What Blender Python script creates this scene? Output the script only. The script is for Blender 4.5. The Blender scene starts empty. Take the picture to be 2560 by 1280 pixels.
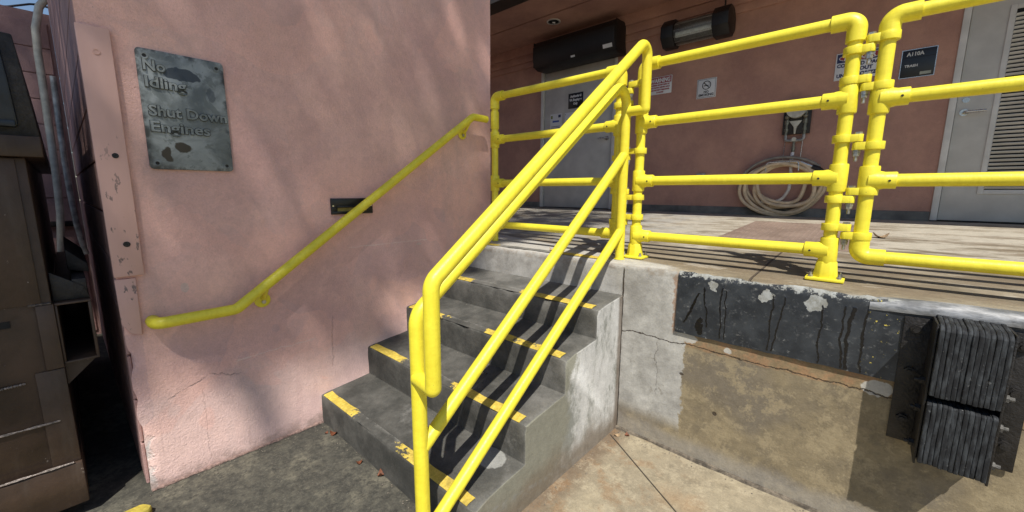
import bpy, bmesh, math, random
from mathutils import Vector, Matrix, noise as mnoise
random.seed(7)
scene = bpy.context.scene
COL = scene.collection
R = math.radians

# ------------------------------------------------------------------ camera
CAM = Vector((0.96071, -1.97544, 1.32842)); YAW, PITCH, ROLL, FPX = 0.730139, 0.159068, 0.004058, 1001.41
def cam_axes():
    cy, sy, cp, sp = math.cos(YAW), math.sin(YAW), math.cos(PITCH), math.sin(PITCH)
    f = Vector((-sy*cp, cy*cp, -sp)); r = Vector((cy, sy, 0)); u = r.cross(f)
    c, s = math.cos(ROLL), math.sin(ROLL)
    return c*r + s*u, -s*r + c*u, f
cr, cu, cf = cam_axes()
cam_data = bpy.data.cameras.new('camera'); cam = bpy.data.objects.new('camera', cam_data); COL.objects.link(cam)
cam.matrix_world = Matrix(((cr.x, cu.x, -cf.x, CAM.x), (cr.y, cu.y, -cf.y, CAM.y), (cr.z, cu.z, -cf.z, CAM.z), (0, 0, 0, 1)))
cam_data.sensor_width = 36.0; cam_data.sensor_fit = 'HORIZONTAL'; cam_data.lens = FPX/2560*36
cam_data.clip_start = 0.02; cam_data.clip_end = 500
scene.camera = cam

# ------------------------------------------------------------------ sky, sun, exposure
SX, SY = 0.48, 0.46          # shadow run per metre of height
SUN = Vector((SX, -SY, 1.0)).normalized()
world = bpy.data.worlds.new('World'); scene.world = world; world.use_nodes = True
wn = world.node_tree; wn.nodes.clear()
sky = wn.nodes.new('ShaderNodeTexSky'); sky.sky_type = 'NISHITA'; sky.sun_disc = False
sky.sun_elevation = math.asin(SUN.z); sky.sun_rotation = math.atan2(SUN.x, SUN.y)
sky.air_density = 1.0; sky.dust_density = 0.4; sky.ozone_density = 2.0
bg = wn.nodes.new('ShaderNodeBackground'); bg.inputs['Strength'].default_value = 0.095
wo = wn.nodes.new('ShaderNodeOutputWorld')
wn.links.new(sky.outputs[0], bg.inputs[0]); wn.links.new(bg.outputs[0], wo.inputs[0])
sun_data = bpy.data.lights.new('sun', 'SUN'); sun_data.energy = 5.0; sun_data.angle = R(0.53); sun_data.color = (1.0, 0.95, 0.87)
sun = bpy.data.objects.new('sun', sun_data); COL.objects.link(sun)
sun.rotation_euler = SUN.to_track_quat('Z', 'Y').to_euler(); sun.location = SUN*12
vs = scene.view_settings; vs.view_transform = 'Standard'; vs.look = 'None'; vs.gamma = 1.0; vs.use_curve_mapping = False; vs.exposure = 0.2

# ------------------------------------------------------------------ shader helper
class Sh:
    def __init__(s, name, rough=0.8, spec=0.5, metal=0.0):
        s.m = bpy.data.materials.new(name); s.m.use_nodes = True
        s.nt = s.m.node_tree; s.b = s.nt.nodes['Principled BSDF']
        s.b.inputs['Roughness'].default_value = rough; s.b.inputs['Metallic'].default_value = metal
        s.b.inputs['Specular IOR Level'].default_value = spec
        s._p = None
    def n(s, t): return s.nt.nodes.new(t)
    def put(s, sock, v):
        if isinstance(v, bpy.types.NodeSocket): s.nt.links.new(v, sock)
        elif isinstance(v, (tuple, list)) and sock.type == 'RGBA': sock.default_value = (v[0], v[1], v[2], 1)
        else: sock.default_value = v
    def pos(s):
        if s._p is None:
            g = s.n('ShaderNodeNewGeometry'); sp = s.n('ShaderNodeSeparateXYZ'); s.nt.links.new(g.outputs['Position'], sp.inputs[0])
            s._p = (g.outputs['Position'], sp.outputs[0], sp.outputs[1], sp.outputs[2])
        return s._p[0]
    def xyz(s): s.pos(); return s._p[1:]
    def scaled(s, v3):
        k = s.n('ShaderNodeVectorMath'); k.operation = 'MULTIPLY'; s.put(k.inputs[0], s.pos()); k.inputs[1].default_value = v3
        return k.outputs[0]
    def noise(s, scale, detail=4, rough=0.55, vec=None, dist=0.0, seed=0.0):
        k = s.n('ShaderNodeTexNoise'); k.noise_dimensions = '4D'; k.inputs['W'].default_value = seed
        s.put(k.inputs['Vector'], vec if vec is not None else s.pos())
        k.inputs['Scale'].default_value = scale; k.inputs['Detail'].default_value = detail; k.inputs['Roughness'].default_value = rough; k.inputs['Distortion'].default_value = dist
        return k.outputs['Fac']
    def voro(s, scale, vec=None, feature='F1', out='Distance'):
        k = s.n('ShaderNodeTexVoronoi'); k.feature = feature; s.put(k.inputs['Vector'], vec if vec is not None else s.pos()); k.inputs['Scale'].default_value = scale
        return k.outputs[out]
    def mth(s, op, a, b=0.0, c=0.0):
        k = s.n('ShaderNodeMath'); k.operation = op; s.put(k.inputs[0], a); s.put(k.inputs[1], b); s.put(k.inputs[2], c)
        return k.outputs[0]
    def step(s, v, a, b):      # smooth 0..1 between a and b (a may exceed b)
        k = s.n('ShaderNodeMapRange'); k.interpolation_type = 'SMOOTHSTEP'
        s.put(k.inputs[0], v)
        if a <= b: k.inputs[1].default_value, k.inputs[2].default_value, k.inputs[3].default_value, k.inputs[4].default_value = a, b, 0, 1
        else: k.inputs[1].default_value, k.inputs[2].default_value, k.inputs[3].default_value, k.inputs[4].default_value = b, a, 1, 0
        return k.outputs[0]
    def warp(s, a1, s1, a2=0.0, s2=20.0, seed=0.0):   # position pushed about by noise, as x, y, z
        out = None
        for a, sc in ((a1, s1), (a2, s2)):
            if not a: continue
            k = s.n('ShaderNodeTexNoise'); k.noise_dimensions = '4D'; k.inputs['W'].default_value = 90+seed; k.inputs['Scale'].default_value = sc; k.inputs['Detail'].default_value = 4
            s.put(k.inputs['Vector'], s.pos())
            m1 = s.n('ShaderNodeVectorMath'); m1.operation = 'SUBTRACT'; s.put(m1.inputs[0], k.outputs['Color']); m1.inputs[1].default_value = (0.5, 0.5, 0.5)
            m2 = s.n('ShaderNodeVectorMath'); m2.operation = 'SCALE'; s.put(m2.inputs[0], m1.outputs[0]); m2.inputs['Scale'].default_value = a*2
            m3 = s.n('ShaderNodeVectorMath'); m3.operation = 'ADD'; s.put(m3.inputs[0], out if out is not None else s.pos()); s.put(m3.inputs[1], m2.outputs[0]); out = m3.outputs[0]
        sp = s.n('ShaderNodeSeparateXYZ'); s.put(sp.inputs[0], out); return sp.outputs
    def grain(s, c, lo=0.72, hi=1.28, sc=110.0, mid=0.25):   # grit: brightness varied at two fine scales
        a = s.noise(sc, 5, 0.8, seed=101); b = s.noise(sc*0.22, 6, 0.75, seed=102)
        f = s.mth('ADD', s.mul(s.mth('SUBTRACT', a, 0.5), (hi-lo)*1.6), s.mth('ADD', s.mul(s.mth('SUBTRACT', b, 0.5), mid*4), 1.0))
        k = s.n('ShaderNodeVectorMath'); k.operation = 'SCALE'; s.put(k.inputs[0], c); s.put(k.inputs['Scale'], s.mth('MAXIMUM', f, 0.25))
        return k.outputs[0]
    def mul(s, *v):
        o = v[0]
        for x in v[1:]: o = s.mth('MULTIPLY', o, x)
        return o
    def mx(s, a, b): return s.mth('MAXIMUM', a, b)
    def band(s, v, a, b, soft): return s.mul(s.step(v, a-soft, a+soft), s.step(v, b+soft, b-soft))
    def mix(s, f, a, b):
        k = s.n('ShaderNodeMix'); k.data_type = 'RGBA'; s.put(k.inputs[0], f); s.put(k.inputs[6], a); s.put(k.inputs[7], b)
        return k.outputs[2]
    def ell(s, a, b, ca, cb, ra, rb, wob=0.25, wn=None, soft=0.12):   # wobbly ellipse mask in two coordinates
        da = s.mth('DIVIDE', s.mth('SUBTRACT', a, ca), ra); db = s.mth('DIVIDE', s.mth('SUBTRACT', b, cb), rb)
        d = s.mth('SQRT', s.mth('ADD', s.mul(da, da), s.mul(db, db)))
        if wn is not None: d = s.mth('ADD', d, s.mul(s.mth('SUBTRACT', wn, 0.5), wob*4))
        return s.step(d, 1+soft, 1-soft)
    def crack(s, across, along, c, slope, amp, w, a0, a1, nz):          # thin wobbling line
        v = s.mth('SUBTRACT', s.mth('SUBTRACT', across, s.mul(along, slope)), c)
        v = s.mth('ABSOLUTE', s.mth('ADD', v, s.mul(s.mth('SUBTRACT', nz, 0.5), amp)))
        return s.mul(s.step(v, w, w*0.35), s.band(along, a0, a1, 0.01))
    def bump(s, h, strength, dist):
        k = s.n('ShaderNodeBump'); k.inputs['Strength'].default_value = strength; k.inputs['Distance'].default_value = dist; s.put(k.inputs['Height'], h)
        prev = s.b.inputs['Normal'].links
        if prev: s.nt.links.new(prev[0].from_socket, k.inputs['Normal'])
        s.nt.links.new(k.outputs[0], s.b.inputs['Normal'])
    def col(s, c): s.put(s.b.inputs['Base Color'], c); return s
    def rough(s, v): s.put(s.b.inputs['Roughness'], v); return s
def plain(name, c, rough=0.6, metal=0.0, var=0.25, scale=25, bump=0.0, spec=0.5):
    s = Sh(name, rough, spec, metal); nz = s.noise(scale, 5)
    s.col(s.mix(s.step(nz, 0.3, 0.75), tuple(x*(1-var) for x in c), tuple(min(1, x*(1+var*0.6)) for x in c)))
    s.rough(s.mth('ADD', rough-0.1, s.mul(s.noise(scale*2.2, 3), 0.2)))
    if bump: s.bump(s.noise(scale*4, 4), bump, 0.01)
    return s.m

# ------------------------------------------------------------------ mesh helper
def fillet(pts, rad, n=7):
    pts = [Vector(p) for p in pts]; out = [pts[0]]; rads = rad if isinstance(rad, (list, tuple)) else [rad]*len(pts)
    for i in range(1, len(pts)-1):
        a, b, c = pts[i-1], pts[i], pts[i+1]; u, v = (a-b), (c-b); lu, lv = u.length, v.length; u /= lu; v /= lv
        ang = u.angle(v); rad = rads[i]
        if ang > 3.1 or rad <= 0: out.append(b); continue
        t = min(rad/math.tan(ang/2), lu*0.48, lv*0.48); rr = t*math.tan(ang/2)
        p0, p1 = b+u*t, b+v*t; cc = b+(u+v).normalized()*(rr/math.sin(ang/2))
        a0, a1 = p0-cc, p1-cc; tot = a0.angle(a1); ax = a0.cross(a1).normalized()
        for k in range(n+1): out.append(cc + Matrix.Rotation(tot*k/n, 3, ax) @ a0)
    out.append(pts[-1]); return out
class MB:
    def __init__(s): s.v = []; s.f = []
    def add(s, vs, fs):
        o = len(s.v); s.v += [Vector(p) for p in vs]; s.f += [[o+i for i in f] for f in fs]; return s
    def box(s, lo, hi, M=None):
        x0, y0, z0 = lo; x1, y1, z1 = hi
        vs = [Vector(p) for p in ((x0,y0,z0),(x1,y0,z0),(x1,y1,z0),(x0,y1,z0),(x0,y0,z1),(x1,y0,z1),(x1,y1,z1),(x0,y1,z1))]
        if M: vs = [M @ p for p in vs]
        return s.add(vs, [(3,2,1,0),(4,5,6,7),(0,1,5,4),(1,2,6,5),(2,3,7,6),(3,0,4,7)])
    def prism(s, poly, axis, a, b):          # poly: 2D points in the other two axes (cyclic order), extruded along axis
        def P(p, t):
            return {'x': (t, p[0], p[1]), 'y': (p[0], t, p[1]), 'z': (p[0], p[1], t)}[axis]
        n = len(poly); vs = [P(p, a) for p in poly]+[P(p, b) for p in poly]
        return s.add(vs, [list(range(n))[::-1], list(range(n, 2*n))]+[(i, (i+1) % n, n+(i+1) % n, n+i) for i in range(n)])
    def tube(s, pts, r, n=16, caps=True, bend=0.0, bn=7):
        pts = fillet(pts, bend, bn) if bend else [Vector(p) for p in pts]
        k = len(pts); rs = r if isinstance(r, (list, tuple)) else [r]*k
        T = [((pts[min(i+1, k-1)]-pts[i]).normalized() + (pts[i]-pts[max(i-1, 0)]).normalized()).normalized() if 0 < i < k-1 else (pts[min(i+1, k-1)]-pts[max(i-1, 0)]).normalized() for i in range(k)]
        N = T[0].orthogonal().normalized(); vs = []; fs = []
        for i in range(k):
            if i: N = (T[i-1].rotation_difference(T[i]) @ N); N = (N - T[i]*N.dot(T[i])).normalized()
            B = T[i].cross(N)
            for j in range(n): a = 2*math.pi*j/n; vs.append(pts[i]+(N*math.cos(a)+B*math.sin(a))*rs[i])
        for i in range(k-1):
            for j in range(n): fs.append((i*n+j, i*n+(j+1) % n, (i+1)*n+(j+1) % n, (i+1)*n+j))
        if caps: fs += [list(range(n))[::-1], [(k-1)*n+j for j in range(n)]]
        return s.add(vs, fs)
    def cyl(s, p0, p1, r, n=16): return s.tube([p0, p1], r, n)
    def ring(s, p0, p1, r0, r1, n=24):       # open ring: outer r0, inner r1
        p0, p1 = Vector(p0), Vector(p1); T = (p1-p0).normalized(); N = T.orthogonal().normalized(); B = T.cross(N); vs = []
        for p, r in ((p0, r0), (p1, r0), (p1, r1), (p0, r1)):
            vs += [p+(N*math.cos(2*math.pi*j/n)+B*math.sin(2*math.pi*j/n))*r for j in range(n)]
        return s.add(vs, [(q*n+j, q*n+(j+1) % n, ((q+1) % 4)*n+(j+1) % n, ((q+1) % 4)*n+j) for q in range(4) for j in range(n)])
    def sphere(s, c, r, n=10, m=6, sc=(1,1,1)):
        c = Vector(c); vs = [c+Vector((0,0,-r*sc[2]))]; fs = []
        for i in range(1, m):
            t = math.pi*i/m - math.pi/2
            vs += [c+Vector((r*sc[0]*math.cos(t)*math.cos(2*math.pi*j/n), r*sc[1]*math.cos(t)*math.sin(2*math.pi*j/n), r*sc[2]*math.sin(t))) for j in range(n)]
        vs.append(c+Vector((0,0,r*sc[2])))
        for j in range(n):
            fs.append((0, 1+(j+1) % n, 1+j)); fs.append((1+(m-2)*n+j, 1+(m-2)*n+(j+1) % n, len(vs)-1))
            for i in range(m-2): fs.append((1+i*n+j, 1+i*n+(j+1) % n, 1+(i+1)*n+(j+1) % n, 1+(i+1)*n+j))
        return s.add(vs, fs)
    def mesh(s, name, mat, c, bevel=0.0, smooth=35, segs=2):
        me = bpy.data.meshes.new(name)
        me.from_pydata([p-c for p in s.v], [], s.f)
        bm = bmesh.new(); bm.from_mesh(me)
        bmesh.ops.recalc_face_normals(bm, faces=bm.faces)
        if bevel:
            ed = [e for e in bm.edges if len(e.link_faces) == 2 and e.calc_face_angle(0) > R(28)]
            bmesh.ops.bevel(bm, geom=ed, offset=bevel, segments=segs, profile=0.5, affect='EDGES', clamp_overlap=True)
        bm.to_mesh(me); bm.free()
        if smooth:
            me.polygons.foreach_set('use_smooth', [True]*len(me.polygons)); me.set_sharp_from_angle(angle=R(smooth))
        me.materials.append(mat); return me
    def build(s, name, mat, parent=None, bevel=0.0, smooth=35, segs=2):
        lo = Vector([min(p[i] for p in s.v) for i in range(3)]); hi = Vector([max(p[i] for p in s.v) for i in range(3)])
        c = Vector(((lo.x+hi.x)/2, (lo.y+hi.y)/2, lo.z if parent is None else (lo.z+hi.z)/2))
        return link(name, s.mesh(name, mat, c, bevel, smooth, segs), c, parent)
WL = {}
def link(name, me, c, parent=None):
    o = bpy.data.objects.new(name, me); COL.objects.link(o); WL[o] = Vector(c)
    if parent: o.parent = parent; o.location = Vector(c)-WL[parent]
    else: o.location = c
    return o
def tag(o, label=None, cat=None, group=None, kind=None):
    if label: o['label'] = label
    if cat: o['category'] = cat
    if group: o['group'] = group
    if kind: o['kind'] = kind
    return o
def thing(name, loc, label, cat, group=None):
    o = bpy.data.objects.new(name, None); COL.objects.link(o); o.location = loc; WL[o] = Vector(loc); o.empty_display_size = 0.1
    return tag(o, label, cat, group)
def bx(name, lo, hi, mat, parent=None, bevel=0.0, smooth=35): return MB().box(lo, hi).build(name, mat, parent, bevel, smooth)
def text_mb(txt, size, org, right, up, depth=0.001, bold=0.0, align='LEFT', fit=None):
    cd = bpy.data.curves.new('txt', 'FONT'); cd.body = txt; cd.size = size; cd.extrude = depth/2; cd.offset = bold; cd.align_x = align; cd.resolution_u = 3
    ob = bpy.data.objects.new('txt', cd); COL.objects.link(ob)
    me = bpy.data.meshes.new_from_object(ob, depsgraph=bpy.context.evaluated_depsgraph_get())
    right, up, org = Vector(right), Vector(up), Vector(org); nrm = right.cross(up)
    xs = [v.co.x for v in me.vertices]; sx = 1.0; off = 0.0
    if fit: sx = fit/(max(xs)-min(xs)); off = -min(xs) if align == 'LEFT' else -(max(xs)+min(xs))/2
    mb = MB(); mb.add([org+right*((v.co.x+off)*sx)+up*v.co.y+nrm*(v.co.z+depth/2) for v in me.vertices], [list(p.vertices) for p in me.polygons])
    bpy.data.objects.remove(ob); bpy.data.curves.remove(cd); bpy.data.meshes.remove(me)
    return mb
RX, UZ, RY = (1,0,0), (0,0,1), (0,1,0)

# ------------------------------------------------------------------ layout numbers (metres; x along the dock, y into the building, z up)
XW = -1.264                # face of the pink wall
YC = -1.865                # its front corner
YE = 0.258                 # its far end
YB = 3.20                  # rear wall
YR = [-1.112, -0.818, -0.533, -0.266, 0.0]
ZN = [0.184, 0.384, 0.576, 0.751, 0.950]   # nosing heights
ZT = [0.211, 0.411, 0.602, 0.778]          # back of each tread
YF = 0.18                  # railing line
def floor_z(y): return 0.952 + max(0.0, y)*0.0415
def ground_z(x, y):
    k = min(1, max(0, (0.3-x)/1.0)); return 0.012*max(0, min(4, -y))*k

# ------------------------------------------------------------------ materials
def m_pink(name, base, stains=True, blocks=False):
    s = Sh(name, 0.85, 0.25); x, y, z = s.xyz()
    n1 = s.noise(2.2, 5, 0.6); n2 = s.noise(9, 6, 0.65, seed=3); n3 = s.noise(60, 4, 0.6, seed=5); n4 = s.noise(1.1, 4, 0.6, seed=11)
    d = tuple(c*f for c, f in zip(base, (0.80, 0.76, 0.78))); l = tuple(min(1, c*f) for c, f in zip(base, (1.1, 1.08, 1.03)))
    c = s.mix(s.step(n1, 0.32, 0.68), d, l)
    c = s.mix(s.mul(s.step(n2, 0.5, 0.78), 0.35), c, tuple(q*0.72 for q in base))
    c = s.mix(s.mul(s.step(n3, 0.45, 0.75), 0.18), c, tuple(q*1.15 for q in base))
    if stains:
        grey = (base[0]*0.50, base[1]*0.62, base[2]*0.66)
        c = s.mix(s.mul(s.step(n4, 0.45, 0.7), s.step(z, 1.0, 2.2), 0.55), c, (base[0]*0.66, base[1]*0.74, base[2]*0.74))     # weathered grey towards the top
        st = s.noise(3.2, 5, 0.6, vec=s.scaled((1, 1, 0.22)), seed=21)
        c = s.mix(s.mul(s.step(st, 0.52, 0.72), 0.6), c, grey)                                             # vertical run marks
        pn = s.noise(5, 3, 0.5, seed=31); wx_, wy_, wz_ = s.warp(0.10, 3.0, 0.018, 22); wf_ = s.warp(0.012, 30, seed=3)
        # darker patches below the rail; touched-up paint at left edge, around step light
        pk = tuple(q*f for q, f in zip(base, (0.80, 0.80, 0.86)))
        pm = s.ell(wy_, wz_, -1.43, 0.66, 0.30, 0.13, 0.05, pn, 0.04)
        pm = s.mx(pm, s.ell(wy_, wz_, -0.55, 1.02, 0.42, 0.26, 0.05, pn, 0.06))
        pm = s.mx(pm, s.mul(s.step(wf_[1], -1.812, -1.816), s.band(wf_[2], 0.33, 0.74, 0.004)))
        c = s.mix(s.mul(pm, 0.6), c, pk)
        pl = tuple(min(1, q*f) for q, f in zip(base, (1.14, 1.05, 1.0)))
        pm2 = s.mx(s.ell(y, z, -0.95, 1.33, 0.26, 0.16, 0.22, pn, 0.5), s.ell(y, z, -1.25, 1.05, 0.25, 0.10, 0.2, pn, 0.5))
        c = s.mix(s.mul(pm2, 0.6), c, pl)
        chip = s.mx(s.ell(wf_[1], wf_[2], -1.655, 0.905, 0.013, 0.020, 0.2, pn, 0.05), s.ell(y, z, -0.42, 0.985, 0.02, 0.008, 0.3, s.noise(40, 3), 0.1))
        c = s.mix(s.mul(chip, 0.8), c, (0.66, 0.50, 0.45))
        # a lift seam running round the wall, cracks and scuffs
        nzc = s.noise(14, 5, 0.7, seed=41)
        cr1 = s.crack(z, y, 0.545, 0.02, 0.05, 0.0045, -1.50, -1.12, nzc)
        cr1 = s.mx(cr1, s.crack(z, y, 1.008, 0.0, 0.03, 0.004, -0.9, -0.35, nzc))
        c = s.mix(s.mul(cr1, 0.8), c, (0.78, 0.60, 0.55))
        dk = s.mul(s.crack(y, z, -1.635, 0.0, 0.05, 0.0022, 0.06, 0.42, nzc), 0.5)
        dk = s.mx(dk, s.crack(z, y, 1.12, 0.40, 0.06, 0.0035, -1.75, -1.62, nzc))
        dk = s.mx(dk, s.crack(z, y, 0.0, -0.30, 0.08, 0.0025, -1.60, -1.48, nzc))
        dk = s.mx(dk, s.mul(s.crack(y, z, -1.055, 0.06, 0.05, 0.005, 0.33, 0.62, nzc), 0.55))
        c = s.mix(s.mul(dk, s.step(s.noise(40, 4, 0.7, seed=44), 0.36, 0.52), 0.6), c, (0.24, 0.16, 0.15))
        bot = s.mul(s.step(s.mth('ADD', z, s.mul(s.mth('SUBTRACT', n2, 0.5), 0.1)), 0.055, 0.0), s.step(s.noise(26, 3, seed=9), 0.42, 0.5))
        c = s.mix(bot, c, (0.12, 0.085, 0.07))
        cor = s.mul(s.step(s.mth('ADD', y, s.mul(s.mth('SUBTRACT', s.noise(18, 4, seed=6), 0.5), 0.09)), YC+0.032, YC+0.020), s.step(z, 0.30, 0.26))
        c = s.mix(cor, c, s.mix(s.step(s.noise(35, 3, seed=8), 0.4, 0.6), (0.34, 0.42, 0.40), (0.72, 0.66, 0.60)))
        s.bump(s.mth('ADD', dk, s.mul(cor, 0.6)), -0.9 if False else 0.0, 0.004)
        s.bump(s.mth('SUBTRACT', 1.0, s.mx(dk, cor)), 0.7, 0.006)
    if stains:      # lowest half metre painted paler to brighten the sunlit band
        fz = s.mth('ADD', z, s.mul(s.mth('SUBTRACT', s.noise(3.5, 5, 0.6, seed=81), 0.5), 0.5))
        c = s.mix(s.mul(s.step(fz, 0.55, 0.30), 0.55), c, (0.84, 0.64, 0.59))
    if stains:
        tp = s.mul(s.step(s.noise(1.5, 3, 0.5, dist=0.6, seed=83), 0.555, 0.563), 0.35)
        c = s.mix(tp, c, tuple(q*f for q, f in zip(base, (1.08, 0.98, 0.92))))                     # rolled-on touch-ups, hard edges
        tp2 = s.mul(s.step(s.noise(1.9, 3, 0.55, dist=0.8, seed=84), 0.575, 0.582), 0.25)
        c = s.mix(tp2, c, tuple(q*f for q, f in zip(base, (0.80, 0.84, 0.88))))
        dr = s.noise(16, 5, 0.7, vec=s.scaled((1, 1, 0.05)), seed=85)
        c = s.mix(s.mul(s.step(dr, 0.60, 0.68), s.step(s.noise(2.4, 4, seed=86), 0.45, 0.6), 0.40), c, tuple(q*0.52 for q in base))
        sp_ = s.noise(48, 6, 0.85, seed=87)
        c = s.mix(s.mul(s.step(sp_, 0.64, 0.68), 0.55), c, (0.22, 0.16, 0.15)); c = s.mix(s.mul(s.step(sp_, 0.33, 0.29), 0.5), c, (0.86, 0.66, 0.60))
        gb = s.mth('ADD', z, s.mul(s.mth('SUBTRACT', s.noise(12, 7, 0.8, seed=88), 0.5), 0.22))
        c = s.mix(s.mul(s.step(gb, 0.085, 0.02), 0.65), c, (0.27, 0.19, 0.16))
    smz = s.noise(1.6, 6, 0.7, vec=s.scaled((1, 1, 0.6)), seed=77)
    c = s.mix(s.mul(s.step(smz, 0.54, 0.70), 0.3), c, tuple(q*f for q, f in zip(base, (0.56, 0.60, 0.62))))
    c = s.mix(s.mul(s.step(s.noise(75, 5, 0.8, seed=78), 0.60, 0.72), 0.35), c, tuple(q*0.5 for q in base))
    s.col(s.grain(c, 0.82, 1.18, 150, 0.09)); s.bump(s.noise(120, 6, 0.72), 0.8, 0.006); s.bump(n2, 0.3, 0.012)
    return s.m
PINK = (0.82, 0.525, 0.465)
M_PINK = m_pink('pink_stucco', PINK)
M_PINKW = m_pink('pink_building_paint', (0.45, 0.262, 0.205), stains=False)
M_PINKB = m_pink('pink_block_paint', (0.44, 0.28, 0.26), stains=False)
def m_concrete(name, base, dark, rust=(0.30, 0.19, 0.10), amt=0.5, gloss=0.85, sc=1.0):
    s = Sh(name, gloss, 0.35)
    a = s.noise(2.6*sc, 6, 0.62); b = s.noise(14*sc, 5, 0.6, seed=2); g = s.noise(140, 3, 0.7, seed=4)
    c = s.mix(s.step(a, 0.35, 0.68), dark, base)
    c = s.mix(s.mul(s.step(b, 0.48, 0.7), amt), c, tuple(q*0.55 for q in base))
    c = s.mix(s.mul(s.step(s.noise(1.7*sc, 4, seed=7), 0.56, 0.74), 0.5), c, rust)
    c = s.mix(s.mul(s.step(g, 0.5, 0.75), 0.35), c, tuple(min(1, q*1.35) for q in base))
    s.bump(g, 0.3, 0.003); s.bump(b, 0.3, 0.008)
    return s, c
def m_ground():
    s, c = m_concrete('ground_concrete', (0.34, 0.29, 0.20), (0.24, 0.205, 0.145), rust=(0.30, 0.17, 0.075), amt=0.45, sc=1.3)
    x, y, z = s.xyz(); nz = s.noise(3.5, 5, 0.65, seed=13); spk = s.noise(30, 8, 0.78, seed=15)
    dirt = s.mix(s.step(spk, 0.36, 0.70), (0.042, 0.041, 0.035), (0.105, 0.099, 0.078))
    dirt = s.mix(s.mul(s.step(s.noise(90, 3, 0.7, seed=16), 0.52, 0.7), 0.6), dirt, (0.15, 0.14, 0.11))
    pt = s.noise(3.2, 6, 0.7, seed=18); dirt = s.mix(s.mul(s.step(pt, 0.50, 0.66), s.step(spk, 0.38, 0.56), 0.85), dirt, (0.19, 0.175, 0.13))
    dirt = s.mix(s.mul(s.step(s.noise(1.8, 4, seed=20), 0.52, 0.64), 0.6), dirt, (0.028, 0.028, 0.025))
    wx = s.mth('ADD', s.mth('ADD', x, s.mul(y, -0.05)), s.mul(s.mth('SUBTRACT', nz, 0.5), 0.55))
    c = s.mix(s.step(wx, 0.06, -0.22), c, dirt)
    edge = s.mul(s.step(s.mth('ABSOLUTE', s.mth('ADD', x, s.mul(s.mth('SUBTRACT', spk, 0.5), 0.08))), 0.14, 0.02), s.step(y, -1.25, -1.0))
    c = s.mix(s.mul(edge, 0.7), c, (0.13, 0.085, 0.055))
    ru = s.noise(6, 8, 0.75, seed=93)
    near = s.mul(s.step(s.mth('ABSOLUTE', s.mth('SUBTRACT', x, 0.10)), 0.55, 0.0), s.step(y, -1.7, -0.9))
    c = s.mix(s.mul(near, s.step(ru, 0.50, 0.60), 0.55), c, (0.235, 0.135, 0.065))
    c = s.mix(s.mul(s.step(s.noise(9, 9, 0.78, seed=94), 0.50, 0.58), s.step(x, -0.1, 0.1), 0.5), c, (0.40, 0.345, 0.245))
    c = s.mix(s.mul(s.step(s.noise(4, 8, 0.75, seed=95), 0.55, 0.62), s.step(x, -0.1, 0.1), 0.5), c, (0.155, 0.130, 0.090))
    # saw-cut joint
    t = s.mth('ABSOLUTE', s.mth('SUBTRACT', y, s.mth('ADD', s.mul(x, -0.655), -0.083)))
    jt = s.mul(s.step(t, 0.0055, 0.0025), s.step(x, 0.0, 0.02))
    c = s.mix(s.mul(jt, 0.9), c, (0.03, 0.026, 0.02)); s.bump(s.mth('SUBTRACT', 1.0, jt), 0.8, 0.006)
    s.bump(spk, 0.4, 0.006)
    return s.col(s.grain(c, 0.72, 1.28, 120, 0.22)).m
M_GROUND = m_ground()
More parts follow.
